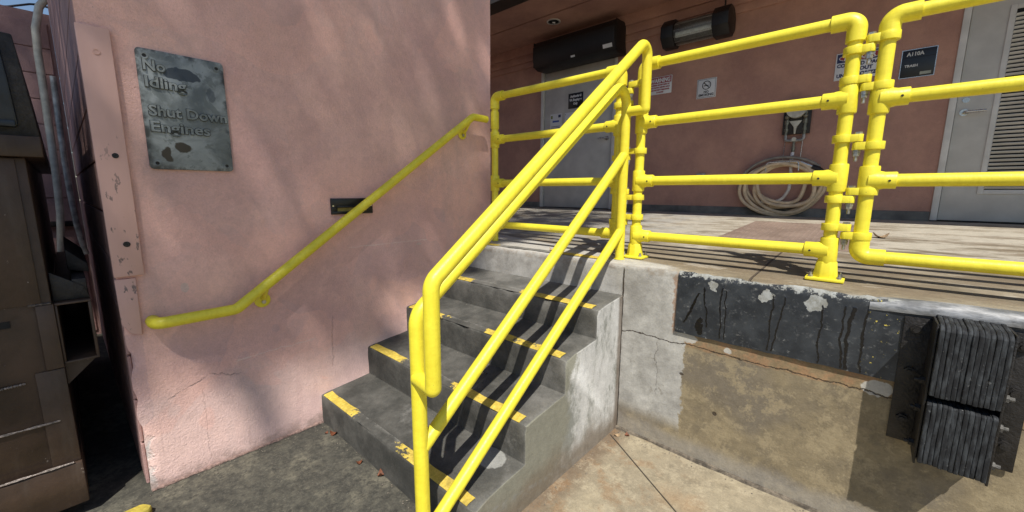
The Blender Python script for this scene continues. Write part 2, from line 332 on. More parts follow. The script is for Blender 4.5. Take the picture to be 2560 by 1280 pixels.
def stair_colour(s):
    x, y, z = s.xyz()
    a = s.noise(5, 6, 0.65); b = s.noise(30, 5, 0.65, seed=2); g = s.noise(150, 3, 0.7, seed=4)
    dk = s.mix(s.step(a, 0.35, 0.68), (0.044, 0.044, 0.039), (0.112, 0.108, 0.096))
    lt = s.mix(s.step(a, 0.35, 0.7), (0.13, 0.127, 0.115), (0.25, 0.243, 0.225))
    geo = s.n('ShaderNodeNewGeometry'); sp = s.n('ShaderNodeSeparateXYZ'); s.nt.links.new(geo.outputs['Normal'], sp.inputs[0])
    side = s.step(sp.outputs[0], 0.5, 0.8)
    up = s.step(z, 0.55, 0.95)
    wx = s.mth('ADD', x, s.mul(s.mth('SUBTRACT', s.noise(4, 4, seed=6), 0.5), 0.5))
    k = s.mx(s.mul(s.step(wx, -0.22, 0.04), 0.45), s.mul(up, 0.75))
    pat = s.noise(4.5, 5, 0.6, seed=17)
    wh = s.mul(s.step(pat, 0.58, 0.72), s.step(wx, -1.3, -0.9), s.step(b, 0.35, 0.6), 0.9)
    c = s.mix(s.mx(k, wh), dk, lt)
    # plastered outer side: grey above, brown towards the ground
    nz = s.noise(6, 5, 0.6, seed=19)
    ln = s.noise(5.5, 6, 0.68, vec=s.scaled((1, 1.2, 0.55)), seed=23)
    sd = s.mix(s.step(ln, 0.45, 0.6), (0.23, 0.235, 0.21), (0.52, 0.515, 0.49))
    dg = s.mth('SUBTRACT', s.mth('ADD', y, s.mul(z, -0.35)), -0.58)
    sd = s.mix(s.step(s.mth('ADD', dg, s.mul(s.mth('SUBTRACT', nz, 0.5), 0.5)), 0.03, -0.08), sd, (0.22, 0.215, 0.17))
    pale = s.mul(s.step(s.mth('ADD', y, s.mul(s.mth('SUBTRACT', s.noise(7, 7, 0.75, seed=96), 0.5), 0.5)), -0.48, -0.40), s.step(s.noise(9, 6, 0.7, vec=s.scaled((1, 1, 0.5)), seed=97), 0.40, 0.52))
    sd = s.mix(s.mul(pale, 0.8), sd, (0.56, 0.555, 0.535))
    low = s.step(s.mth('ADD', z, s.mul(s.mth('SUBTRACT', nz, 0.5), 0.3)), 0.20, 0.04)
    sd = s.mix(s.mul(low, 0.85), sd, (0.17, 0.135, 0.095))
    crn = s.mul(s.step(s.mth('ADD', y, s.mul(nz, 0.03)), -0.035, -0.005), 0.8)
    sd = s.mix(crn, sd, (0.15, 0.115, 0.085))
    c = s.mix(side, c, sd)
    pnt = s.n('ShaderNodeNewGeometry').outputs['Pointiness']
    c = s.mix(s.mul(s.step(pnt, 0.53, 0.60), s.step(b, 0.42, 0.58), 0.8), c, (0.24, 0.235, 0.215))
    # round cement patch on the first tread
    pm = s.mul(s.ell(x, y, -0.145, -0.875, 0.075, 0.058, 0.10, s.noise(30, 3), 0.06), s.step(z, 0.24, 0.22), s.step(sp.outputs[2], 0.5, 0.8))
    c = s.mix(pm, c, (0.27, 0.27, 0.25))
    c = s.mix(s.mul(s.step(g, 0.52, 0.72), 0.22), c, (0.17, 0.165, 0.15))
    s.bump(g, 0.35, 0.004); s.bump(b, 0.35, 0.008)
    return c
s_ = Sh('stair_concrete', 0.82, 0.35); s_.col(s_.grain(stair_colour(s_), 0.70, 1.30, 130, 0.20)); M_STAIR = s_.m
def m_stripe():
    s = Sh('worn_yellow_stripe', 0.75, 0.35); under = stair_colour(s); x, y, z = s.xyz()
    w = s.noise(7, 5, 0.7, seed=51); f = s.noise(70, 4, 0.7, seed=52)
    # worn away where feet tread (between the wall and the outer third), solid at both ends
    mid = s.band(x, -0.92, -0.52, 0.12)
    keep = s.step(s.mth('ADD', s.mth('SUBTRACT', w, s.mul(mid, 0.30)), s.mul(s.mth('SUBTRACT', f, 0.5), 0.28)), 0.35, 0.40)
    yel = s.mix(s.step(f, 0.40, 0.66), (0.50, 0.37, 0.055), (0.66, 0.50, 0.10))
    yel = s.mix(s.mul(s.step(s.noise(13, 4, seed=53), 0.5, 0.7), 0.55), yel, (0.25, 0.19, 0.05))
    return s.col(s.grain(s.mix(keep, under, yel), 0.75, 1.25, 130, 0.16)).m
M_STRIPE = m_stripe()
def m_dock():
    s, c = m_concrete('dock_concrete', (0.305, 0.235, 0.145), (0.215, 0.17, 0.108), rust=(0.30, 0.185, 0.095), amt=0.4)
    x, y, z = s.xyz()
    geo = s.n('ShaderNodeNewGeometry'); sp = s.n('ShaderNodeSeparateXYZ'); s.nt.links.new(geo.outputs['Normal'], sp.inputs[0])
    top = s.step(sp.outputs[2], 0.55, 0.85)
    nz = s.noise(4, 5, 0.6, seed=61); nf = s.noise(18, 5, 0.65, seed=62); str_ = s.noise(2.2, 6, 0.66, vec=s.scaled((0.8, 2.2, 1)), seed=63)
    # floor: brown near the edge, pale washed patches further in
    fl = s.mix(s.step(str_, 0.40, 0.62), (0.155, 0.128, 0.086), (0.265, 0.226, 0.162))
    fl = s.mix(s.mul(s.step(s.mth('ADD', y, s.mul(s.mth('SUBTRACT', nz, 0.5), 1.2)), 0.55, 0.95), s.step(str_, 0.35, 0.5)), fl, (0.40, 0.365, 0.295))
    fl = s.mix(s.mul(s.step(s.noise(1.4, 4, seed=64), 0.50, 0.70), 0.5), fl, (0.20, 0.145, 0.092))
    fl = s.mix(s.mul(s.step(x, 0.0, -0.5), s.step(nz, 0.35, 0.6), 0.8), fl, (0.30, 0.29, 0.265))
    j = s.mx(s.mul(s.step(s.mth('ABSOLUTE', s.mth('SUBTRACT', x, 0.59)), 0.006, 0.003), s.step(y, 0.95, 0.94)), s.mul(s.step(s.mth('ABSOLUTE', s.mth('SUBTRACT', y, 0.93)), 0.006, 0.003), s.step(x, 0.05, 0.06)))
    fl = s.mix(s.mul(s.step(s.noise(3.2, 8, 0.75, vec=s.scaled((0.7, 1.6, 1)), seed=98), 0.50, 0.58), 0.55), fl, (0.165, 0.125, 0.082))
    fl = s.mix(s.mul(s.step(s.noise(5, 8, 0.75, vec=s.scaled((0.6, 1.8, 1)), seed=99), 0.57, 0.62), 0.5), fl, (0.46, 0.42, 0.35))
    fl = s.mix(s.mul(j, 0.85), fl, (0.06, 0.045, 0.035))
    # front: fresh grey cement beside the stairs, olive brown slab further along
    gx = s.mth('ADD', x, s.mul(s.mth('SUBTRACT', nf, 0.5), 0.10))
    lim = s.step(z, 0.575, 0.60)
    grey = s.mix(s.step(s.noise(5, 5, 0.6, seed=65), 0.38, 0.62), (0.29, 0.28, 0.258), (0.44, 0.43, 0.40))
    pit = s.mul(s.step(nf, 0.56, 0.68), s.step(z, 0.575, 0.56), 0.8)
    grey = s.mix(pit, grey, (0.24, 0.225, 0.195))
    gm = s.mx(s.mul(s.step(gx, 0.345, 0.335), s.step(z, 0.10, 0.20)), s.mul(s.step(gx, 0.285, 0.275), lim))
    fr = s.mix(s.mul(s.step(nz, 0.42, 0.62), 0.8), (0.20, 0.163, 0.105), (0.275, 0.222, 0.135))
    fr = s.mix(s.mul(s.step(s.noise(1.9, 3, seed=66), 0.48, 0.6), 0.7), fr, (0.165, 0.142, 0.112))
    mt = s.noise(8, 9, 0.78, seed=91)
    fr = s.mix(s.mul(s.step(mt, 0.49, 0.56), 0.75), fr, (0.315, 0.258, 0.162))
    fr = s.mix(s.mul(s.step(s.noise(5, 8, 0.75, seed=92), 0.53, 0.60), 0.6), fr, (0.135, 0.112, 0.080))
    low = s.step(s.mth('ADD', z, s.mul(s.mth('SUBTRACT', nz, 0.5), 0.12)), 0.13, 0.06)
    fr = s.mix(s.mul(low, 0.6), fr, (0.30, 0.28, 0.25))
    band = s.mul(s.band(s.mth('ADD', z, s.mul(s.mth('SUBTRACT', nf, 0.5), 0.03)), 0.575, 0.655, 0.008), s.step(x, 0.30, 0.33))
    fr = s.mix(s.mul(band, 0.7), fr, s.mix(s.step(nf, 0.45, 0.6), (0.24, 0.17, 0.09), (0.36, 0.20, 0.10)))
    fr = s.mix(gm, fr, grey)
    rim = s.mul(s.band(gx, 0.272, 0.292, 0.004), s.step(z, 0.62, 0.65))
    fr = s.mix(s.mul(rim, 0.7), fr, (0.30, 0.17, 0.10))
    wq = s.warp(0.022, 18, 0.008, 70)
    wp = s.mx(s.ell(wq[0], wq[2], 0.345, 0.622, 0.05, 0.020, 0.1, nf, 0.06), s.mx(s.ell(wq[0], wq[2], 0.535, 0.605, 0.014, 0.013, 0.1, nf, 0.1), s.ell(wq[0], wq[2], 1.045, 0.60, 0.045, 0.028, 0.1, nf, 0.06)))
    fr = s.mix(wp, fr, (0.44, 0.42, 0.375))
    nzc = s.noise(9, 6, 0.7, seed=67)
    ck = s.mx(s.crack(z, x, 0.585, -0.005, 0.07, 0.0034, 0.0, 2.2, nzc), s.mul(s.crack(x, z, 0.215, -0.02, 0.12, 0.0016, 0.28, 0.56, nzc), 0.4))
    ck = s.mx(ck, s.mul(s.step(s.mth('ABSOLUTE', s.mth('ADD', x, s.mul(s.mth('SUBTRACT', nf, 0.5), 0.012))), 0.006, 0.002), s.step(z, 0.94, 0.9)))
    holes = s.mx(s.ell(x, z, 0.335, 0.43, 0.010, 0.007, 0.1, nf, 0.1), s.ell(x, z, 0.50, 0.28, 0.009, 0.010, 0.2, nf, 0.1))
    ck = s.mx(ck, holes)
    fr = s.mix(s.mul(ck, 0.9), fr, (0.055, 0.04, 0.028))
    lip = s.step(s.mth('ADD', z, s.mul(s.mth('SUBTRACT', nf, 0.5), 0.05)), 0.905, 0.925)
    lipc = s.mix(s.step(nf, 0.45, 0.6), (0.36, 0.35, 0.32), (0.24, 0.20, 0.155))
    fr = s.mix(s.mul(lip, 0.6), fr, lipc)
    c = s.mix(top, fr, fl)
    c = s.mix(s.mul(top, s.step(gx, 0.30, 0.20), s.step(s.mth('ADD', y, s.mul(gx, 0.25)), 0.16, 0.10)), c, (0.40, 0.385, 0.35))
    s.bump(s.mth('SUBTRACT', 1.0, s.mx(ck, s.mul(j, top))), 0.9, 0.008)
    s.bump(nf, 0.35, 0.008)
    return s.col(s.grain(c, 0.78, 1.22, 120, 0.20)).m
M_DOCK = m_dock()
def m_yellow():
    s = Sh('yellow_rail_paint', 0.38, 0.5)
    n = s.noise(9, 4, 0.6); g = s.noise(130, 3, 0.6, seed=2)
    c = s.mix(s.step(n, 0.3, 0.7), (0.79, 0.680, 0.040), (0.85, 0.745, 0.052))
    c = s.mix(s.mul(s.step(s.noise(38, 4, 0.7, seed=4), 0.66, 0.74), 0.5), c, (0.52, 0.37, 0.012))
    brx = s.noise(55, 4, 0.7, vec=s.scaled((0.06, 1, 1)), seed=6); brz = s.noise(55, 4, 0.7, vec=s.scaled((1, 1, 0.06)), seed=7)
    br = s.mul(brx, brz); c = s.mix(s.mul(s.step(br, 0.20, 0.34), 0.30), c, (0.60, 0.49, 0.02))
    c = s.mix(s.mul(s.step(s.noise(6, 7, 0.75, seed=8), 0.58, 0.70), 0.35), c, (0.42, 0.33, 0.05))
    c = s.mix(s.mul(s.step(s.noise(95, 3, 0.6, seed=9), 0.70, 0.73), 0.7), c, (0.20, 0.15, 0.06))
    s.rough(s.mth('ADD', 0.26, s.mul(g, 0.34))); s.bump(br, 0.35, 0.004); s.bump(g, 0.15, 0.002); s.bump(n, 0.12, 0.01)
    return s.col(c).m
M_YEL = m_yellow()
def m_black_band():
    s = Sh('black_band_paint', 0.55, 0.5); x, y, z = s.xyz()
    a = s.noise(10, 6, 0.65); f = s.noise(45, 5, 0.7, seed=2); m_ = s.noise(20, 8, 0.8, seed=71)
    c = s.mix(s.step(a, 0.35, 0.7), (0.013, 0.016, 0.021), (0.038, 0.044, 0.051))
    c = s.mix(s.mul(s.step(f, 0.54, 0.66), 0.6), c, (0.10, 0.105, 0.108))
    c = s.mix(s.mul(s.step(s.noise(26, 6, 0.8, vec=s.scaled((0.5, 1, 1)), seed=75), 0.60, 0.66), 0.7), c, (0.17, 0.175, 0.17))
    wz = s.mth('ADD', z, s.mul(s.mth('SUBTRACT', m_, 0.5), 0.13))
    wq = s.warp(0.026, 24, 0.012, 80); chip = s.mul(s.step(wz, 0.930, 0.935), s.step(s.noise(13, 7, 0.75, seed=74), 0.44, 0.47))
    chip = s.mx(chip, s.ell(wq[0], wq[2], 0.66, 0.890, 0.026, 0.028, 0.08, m_, 0.04))
    chip = s.mx(chip, s.ell(wq[0], wq[2], 0.83, 0.890, 0.038, 0.036, 0.08, m_, 0.04))
    chip = s.mx(chip, s.ell(wq[0], wq[2], 0.45, 0.900, 0.020, 0.024, 0.08, m_, 0.04))
    chip = s.mx(chip, s.mul(s.step(f, 0.665, 0.675), 0.9))
    c = s.mix(chip, c, s.mix(s.step(m_, 0.42, 0.6), (0.24, 0.24, 0.215), (0.37, 0.385, 0.375)))
    drip = None
    for x0, sl, z0, z1, w in ((0.425,0.10,0.70,0.89,0.004),(0.365,-0.45,0.70,0.86,0.006),(0.49,0.02,0.66,0.90,0.004),(0.51,0.03,0.66,0.89,0.0035),(0.685,-0.02,0.655,0.90,0.004),(0.715,-0.12,0.655,0.90,0.004),(0.855,0.03,0.65,0.89,0.0035),(0.925,0.02,0.65,0.90,0.004),(0.945,-0.03,0.65,0.90,0.007),(0.985,0.0,0.65,0.90,0.004)):
        v = s.mth('ABSOLUTE', s.mth('ADD', s.mth('SUBTRACT', s.mth('SUBTRACT', x, s.mul(s.mth('SUBTRACT', z, 0.78), -sl)), x0), s.mul(s.mth('SUBTRACT', a, 0.5), 0.05)))
        k = s.mul(s.step(v, w, w*0.6), s.band(z, z0, z1, 0.004)); drip = k if drip is None else s.mx(drip, k)
    drip = s.mx(drip, s.ell(wq[0], wq[2], 0.405, 0.70, 0.018, 0.045, 0.1, m_, 0.06))
    c = s.mix(drip, c, (0.004, 0.004, 0.005))
    ysp = s.mul(s.step(s.noise(55, 4, 0.7, seed=73), 0.64, 0.66), s.band(x, 1.0, 1.09, 0.02))
    c = s.mix(ysp, c, (0.62, 0.50, 0.08))
    s.rough(s.mth('SUBTRACT', s.mth('ADD', 0.5, s.mul(chip, 0.3)), s.mul(drip, 0.3)))
    s.bump(s.mth('ADD', s.mul(chip, -1.0), drip), 0.5, 0.003); s.bump(f, 0.3, 0.003)
    return s.col(c).m
M_BAND = m_black_band()
def m_steel_edge():
    s = Sh('worn_steel_edge', 0.45, 0.5); x, y, z = s.xyz(); f = s.noise(30, 5, 0.7, vec=s.scaled((0.3, 1, 1))); a = s.noise(7, 5, 0.6, seed=3)
    c = s.mix(s.step(f, 0.4, 0.65), (0.15, 0.155, 0.16), (0.38, 0.385, 0.39)); c = s.mix(s.mul(s.step(a, 0.55, 0.66), 0.8), c, (0.055, 0.05, 0.05))
    s.rough(s.mth('ADD', 0.35, s.mul(f, 0.3))); s.put(s.b.inputs['Metallic'], 0.35); s.bump(f, 0.3, 0.003)
    return s.col(c).m
M_EDGE = m_steel_edge()
def m_rubber():
    s = Sh('laminated_rubber', 0.8, 0.3); st = s.noise(70, 4, 0.6, vec=s.scaled((1, 0.3, 0.25))); f = s.noise(80, 4, 0.7, seed=3)
    c = s.mix(s.step(st, 0.42, 0.66), (0.014, 0.015, 0.017), (0.044, 0.049, 0.054)); c = s.mix(s.mul(s.step(f, 0.60, 0.68), s.step(s.noise(9, 4, seed=5), 0.46, 0.62), 0.8), c, (0.19, 0.195, 0.195))
    s.bump(st, 0.6, 0.004); s.bump(f, 0.4, 0.003)
    return s.col(c).m
M_RUB = m_rubber()
def m_sign():
    s = Sh('weathered_sign_metal', 0.5, 0.5); x, y, z = s.xyz(); a = s.noise(5.5, 6, 0.62, dist=1.4); b = s.noise(18, 5, 0.65, seed=2); v = s.noise(9, 5, 0.6, seed=5, dist=2.0)
    c = s.mix(s.step(a, 0.36, 0.62), (0.13, 0.15, 0.15), (0.30, 0.33, 0.33)); c = s.mix(s.mul(s.step(v, 0.54, 0.57), 0.7), c, (0.13, 0.15, 0.145))
    c = s.mix(s.mul(s.step(b, 0.56, 0.70), 0.5), c, (0.10, 0.105, 0.09))
    wq = s.warp(0.035, 11, 0.008, 60)
    blk = s.ell(wq[1], wq[2], -1.575, 1.800, 0.060, 0.026, 0.05, b, 0.05); blk = s.mx(blk, s.mul(s.ell(wq[1], wq[2], -1.490, 1.735, 0.018, 0.035, 0.1, b, 0.1), 0.6))
    c = s.mix(s.mul(blk, 0.9), c, (0.035, 0.045, 0.055))
    br = s.mx(s.ell(wq[1], wq[2], -1.60, 1.515, 0.026, 0.020, 0.05, b, 0.15), s.ell(wq[1], wq[2], -1.655, 1.475, 0.014, 0.026, 0.05, b, 0.15))
    c = s.mix(br, c, (0.045, 0.038, 0.026))
    ey = s.mx(s.step(s.mth('ABSOLUTE', s.mth('ADD', y, 1.573)), 0.118, 0.14), s.step(s.mth('ABSOLUTE', s.mth('SUBTRACT', z, 1.648)), 0.20, 0.232))
    c = s.mix(s.mul(ey, s.step(b, 0.42, 0.6), 0.85), c, (0.03, 0.032, 0.032))
    s.rough(s.mth('ADD', 0.4, s.mul(b, 0.3))); s.bump(v, 0.25, 0.004); s.bump(b, 0.25, 0.003)
    return s.col(c).m
M_SIGN = m_sign()
M_SIGND = plain('dark_round_lettering', (0.060, 0.066, 0.062), 0.6, 0.0, 0.5, 60, 0.2)  # dark colour for the outline set behind each raised letter
def m_dumpster():
    s = Sh('brown_dumpster_paint', 0.45, 0.45); x, y, z = s.xyz(); a = s.noise(6, 5, 0.6); b = s.noise(35, 5, 0.7, seed=2); run = s.noise(12, 4, 0.6, vec=s.scaled((1, 1, 0.15)), seed=5)
    c = s.mix(s.step(a, 0.35, 0.68), (0.042, 0.026, 0.017), (0.070, 0.043, 0.029)); c = s.mix(s.mul(s.step(run, 0.55, 0.72), 0.4), c, (0.10, 0.078, 0.062))
    c = s.mix(s.mul(s.step(b, 0.66, 0.70), 0.8), c, (0.30, 0.25, 0.21))
    s.rough(s.mth('ADD', 0.35, s.mul(b, 0.3))); s.bump(a, 0.4, 0.012); s.bump(b, 0.3, 0.004)
    return s.col(c).m
M_DUMP = m_dumpster()
M_WELD = plain('weld_bead', (0.34, 0.29, 0.26), 0.4, 0.2, 0.6, 90, 0.6)
M_LID = plain('dark_blue_lid_plastic', (0.018, 0.026, 0.036), 0.45, 0, 0.4, 14, 0.1)
M_DARKST = plain('dark_grimy_steel', (0.028, 0.025, 0.023), 0.55, 0.2, 0.5, 22, 0.3)
M_DOOR = plain('grey_door_paint', (0.53, 0.515, 0.475), 0.5, 0, 0.14, 5, 0.03)
M_FRAME = plain('light_grey_frame_paint', (0.62, 0.605, 0.565), 0.5, 0, 0.14, 6, 0.03)
M_BLACK = plain('black_housing', (0.008, 0.007, 0.007), 0.5, 0, 0.3, 12, 0.05)
M_GAP = plain('shadow_gap_seal', (0.010, 0.010, 0.010), 0.9, 0, 0.2)
M_WHITE = plain('white_sign_face', (0.66, 0.67, 0.68), 0.45, 0, 0.05, 8)
M_PAPER = plain('white_paper', (0.68, 0.69, 0.70), 0.7, 0, 0.05, 8)
M_INK = plain('black_ink', (0.02, 0.02, 0.022), 0.6, 0, 0.1)
M_NAVY = plain('navy_ink', (0.018, 0.022, 0.085), 0.5, 0, 0.1)
M_RED = plain('dark_red_ink', (0.30, 0.025, 0.03), 0.5, 0, 0.1)
M_BLUE = plain('blue_ink', (0.04, 0.10, 0.42), 0.6, 0, 0.1)
M_GREEN = plain('olive_ink', (0.22, 0.25, 0.06), 0.6, 0, 0.1)
M_PLAQ = plain('black_plaque', (0.012, 0.013, 0.015), 0.35, 0, 0.2, 20)
M_PLAQT = plain('white_plaque_lettering', (0.60, 0.60, 0.58), 0.5)
M_CHROME = plain('brushed_steel', (0.55, 0.54, 0.52), 0.28, 0.9, 0.2, 40)
M_BOLT = plain('galvanised_bolt', (0.50, 0.49, 0.46), 0.35, 0.8, 0.4, 80)
M_PVC = plain('weathered_pvc', (0.52, 0.50, 0.42), 0.5, 0, 0.3, 14, 0.05)
M_FLEX = plain('grey_conduit', (0.34, 0.34, 0.33), 0.45, 0.3, 0.5, 18, 0.2)
M_HOSE = plain('beige_hose_rubber', (0.62, 0.485, 0.32), 0.55, 0, 0.25, 16, 0.05)
M_HOSED = plain('grey_hose_rubber', (0.26, 0.235, 0.20), 0.55, 0, 0.25, 16, 0.05)
M_BRASS = plain('tarnished_brass', (0.22, 0.21, 0.16), 0.45, 0.6, 0.4, 60)
M_BASE = plain('grimy_concrete_base', (0.16, 0.155, 0.14), 0.85, 0, 0.45, 7, 0.4)
M_PLATE = None
M_FASC = plain('dark_brown_fascia', (0.030, 0.022, 0.016), 0.6, 0, 0.3, 6)
M_REFL = plain('frosted_reflector', (0.72, 0.82, 0.80), 0.35, 0.1, 0.2, 40)
M_LENS = plain('amber_lens', (0.36, 0.29, 0.08), 0.35, 0, 0.35, 30)
M_LEAFDRY = plain('dry_leaf', (0.17, 0.055, 0.022), 0.7, 0, 0.5, 60)
M_LEAFTAN = plain('tan_dry_leaf', (0.42, 0.30, 0.18), 0.7, 0, 0.4, 60)
M_KERB = plain('yellow_kerb_paint', (0.55, 0.44, 0.07), 0.7, 0, 0.45, 18, 0.4)
M_BARK = plain('bark', (0.10, 0.075, 0.055), 0.9, 0, 0.4, 12, 0.6)
def m_leaf():
    s = Sh('leaf_green', 0.55, 0.4); n = s.noise(3, 3); s.col(s.mix(s.step(n, 0.3, 0.7), (0.035, 0.07, 0.018), (0.075, 0.12, 0.03)))
    return s.m
M_LEAF = m_leaf()
def m_plate():
    s = Sh('brown_steel_plate', 0.6, 0.4); a = s.noise(4, 5, 0.6); f = s.noise(40, 4, 0.6, seed=3)
    c = s.mix(s.step(a, 0.35, 0.68), (0.20, 0.145, 0.115), (0.30, 0.225, 0.18)); s.bump(f, 0.3, 0.003); s.put(s.b.inputs['Metallic'], 0.15)
    return s.col(s.mix(s.mul(s.step(f, 0.55, 0.7), 0.4), c, (0.40, 0.34, 0.28))).m
M_PLATE = m_plate()
def m_board():
    s = Sh('painted_board', 0.7, 0.3); a = s.noise(3, 5, 0.6, vec=s.scaled((1, 1, 0.3))); f = s.noise(34, 4, 0.65, vec=s.scaled((1, 1, 0.4)), seed=3)
    x, y, z = s.xyz()
    c = s.mix(s.step(a, 0.35, 0.68), (0.60, 0.375, 0.32), (0.72, 0.46, 0.40)); c = s.mix(s.mul(s.step(f, 0.60, 0.64), s.step(z, 1.75, 1.2), 0.85), c, (0.16, 0.13, 0.125))
    s.bump(f, 0.3, 0.004); return s.col(c).m
M_BOARD = m_board()

# ------------------------------------------------------------------ ground
def grid_sheet(xs, ys, zf):
    mb = MB(); n = len(xs)
    mb.add([(x, y, zf(x, y)) for y in ys for x in xs], [(j*n+i, j*n+i+1, (j+1)*n+i+1, (j+1)*n+i) for j in range(len(ys)-1) for i in range(n-1)])
    return mb
def lin(a, b, n): return [a+(b-a)*i/n for i in range(n+1)]
gx = [-60, -20, -8, -5] + lin(-4, 3, 70) + [4, 8, 20, 60]
gy = [-60, -20, -8] + lin(-5, 0.06, 60)
tag(grid_sheet(gx, gy, lambda x, y: ground_z(x, y)+(0.0035*(mnoise.noise(Vector((x*3, y*3, 0)))) if -4 < x < 3 and y > -4 else 0)).build('ground', M_GROUND, smooth=60), kind='structure')

# ------------------------------------------------------------------ pink wall
wall = thing('stucco_wall', (XW-0.4, (YC+YE)/2, 0), 'tall pink stucco wall with peeling paint left of the concrete stairs', 'wall')
def wall_face():
    mb = MB(); ys = lin(YC, YE, 80); zs = lin(-0.05, 3.6, 146); n = len(ys)
    def P(y, z):
        e = 0.0022*mnoise.noise(Vector((y*4, z*4, 3)))+0.0045*mnoise.noise(Vector((y*1.2, z*1.2, 9)))
        near = max(0, 1-(y-YC)/0.03)
        if near and z < 0.9:
            er = max(0, mnoise.noise(Vector((z*9, 2.2, 7)))+0.15)*0.03*near; y = y+er; e -= er*0.5
        if z < 0.06: e -= 0.010*max(0, mnoise.noise(Vector((y*13, z*8, 1)))+0.2)
        return (XW+e, y, z)
    vs = [P(y, z) for z in zs for y in ys]
    fs = [(j*n+i, j*n+i+1, (j+1)*n+i+1, (j+1)*n+i) for j in range(len(zs)-1) for i in range(n-1)]
    mb.add(vs, fs); return mb
# the solid behind the face: sides, far end and top
wf = wall_face(); o0 = len(wf.v); ny, nz_ = 81, 147
left = [j*ny for j in range(nz_)]; right = [j*ny+ny-1 for j in range(nz_)]; topv = [(nz_-1)*ny+i for i in range(ny)]
XL = -4.6
bl = [Vector((XL, YC+0.012, -0.05)), Vector((XL, YC+0.012, 3.6)), Vector((XL, YE, -0.05)), Vector((XL, YE, 3.6))]
edge_in = [Vector((XW-0.02, YC+0.012, wf.v[i].z)) for i in left]
wf.v += bl+edge_in; b0 = o0; e0 = o0+4
for j in range(nz_-1): wf.f.append((left[j], left[j+1], e0+j+1, e0+j))
wf.f.append([e0+j for j in range(nz_)]+[b0+1, b0])
wf.f.append([right[j] for j in range(nz_)]+[b0+3, b0+2])
wf.f.append(topv[::-1]+[e0+nz_-1, b0+1, b0+3])
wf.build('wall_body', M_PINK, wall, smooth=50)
# painted blocks on the wall's end (seen at a slant behind the dumpster)
def blocks(parent, origin, du, length, courses, z0, out, mat, bw=0.4, bh=0.2, jt=0.008):
    cache = {}; n_ = 0
    for c in range(courses):
        u = -(bw/2 if c % 2 else 0.0)
        while u < length-0.02:
            a, b = max(0, u), min(length, u+bw); key = round(b-a, 3)
            if b-a > 0.03:
                w = b-a-jt; U, O = Vector(du), Vector(out)
                cen = Vector(origin)+U*(a+(b-a)/2)+Vector((0, 0, z0+c*bh+bh/2))+O*0.006
                if key not in cache:
                    m = MB(); h = (bh-jt)/2
                    half = Vector([abs(U[i])*w/2+abs(O[i])*0.006+(h if i == 2 else 0) for i in range(3)])
                    m.box(cen-half, cen+half); cache[key] = m.mesh('block', mat, cen, 0.003, 35, 1)
                link('block', cache[key], cen, parent); n_ += 1
            u += bw
    return n_
blocks(wall, (XW-0.03, YC+0.011, 0), (-1, 0, 0), 2.9, 18, 0.0425, (0, -1, 0), M_PINKB)
# corner board with screws
cb = MB().box((XW-0.004, YC-0.006, 0.985), (XW+0.020, -1.780, 1.925)).build('corner_board', M_BOARD, wall, 0.004)
tag(cb, 'faded pink corner board with dark screw holes')
for (y, z, r) in ((-1.825, 1.835, 0.011), (-1.815, 1.46, 0.010), (-1.82, 1.115, 0.011)):
    MB().ring((XW+0.0195, y, z), (XW+0.0225, y, z), r, r*0.6, 14).cyl((XW+0.0195, y, z), (XW+0.021, y, z), r*0.58, 12).build('screw', M_BLACK if z < 1.5 else M_BOARD, cb)
MB().prism([(YC-0.004, 0.79), (YC+0.02, 0.745), (-1.812, 0.735), (-1.808, 0.975), (YC-0.006, 0.975)], 'x', XW-0.004, XW+0.014).build('board_remnant', M_BOARD, wall, 0.003)
# raised render edge along the foot of the wall
mb = MB(); pts = []
for i in range(60):
    y = YC+0.01+i*(-1.115-YC-0.01)/59; pts.append((XW+0.002, y, ground_z(XW, y)+0.004))
mb.tube(pts, [0.005+0.006*max(0, mnoise.noise(Vector((p[1]*30, 0, 4)))+0.3) for p in pts], 7); mb.build('base_debris', plain('flaking_plaster', (0.30, 0.20, 0.17), 0.9, 0, 0.6, 70, 0.6), wall)

# ------------------------------------------------------------------ loading dock
dock = thing('loading_dock', (1.5, 1.6, 0), 'raised concrete loading dock with a rounded worn front edge', 'dock')
def prof_dock():
    p = [(0.0, -0.05), (0.0, 0.1), (0, 0.25), (0, 0.4), (0, 0.6), (0, 0.75), (0, 0.9), (0.0, 0.922)]
    for k in range(1, 7):
        a = math.pi/2*k/6; p.append((0.028-0.028*math.cos(a), 0.924+0.028*math.sin(a)))
    p += [(y, floor_z(y)) for y in (0.06, 0.1, 0.2, 0.4, 0.7, 1.0, 1.5, 2.0, 2.6, 3.3)]
    return p
pd = prof_dock(); mb = MB(); xs = [-6, -4, -2.5, -1.5] + lin(-1.264, 2.4, 122) + [3, 4, 6]; n = len(pd)
for x in xs:
    for (y, z) in pd:
        e = 0.0
        if 0.9 < z < 0.97 and y < 0.05: e = 0.007*mnoise.noise(Vector((x*11, z*9, 2)))+0.004*mnoise.noise(Vector((x*37, z*9, 5)))
        elif y < 0.01: e = 0.004*mnoise.noise(Vector((x*3, z*3, 8)))
        zz = z + (0.0025*mnoise.noise(Vector((x*2.2, y*2.2, 1))) if y > 0.06 else e*0.5)
        mb.v.append(Vector((x, y+(e if y < 0.05 else 0), zz)))
for i in range(len(xs)-1):
    for j in range(n-1): mb.f.append([i*n+j, (i+1)*n+j, (i+1)*n+j+1, i*n+j+1])
mb.build('platform', M_DOCK, dock, smooth=50)
mb = MB(); xs2 = lin(0.29, 1.40, 74); rows = 7     # black painted band: a thin skin, ragged below, wrapping over the rounded lip
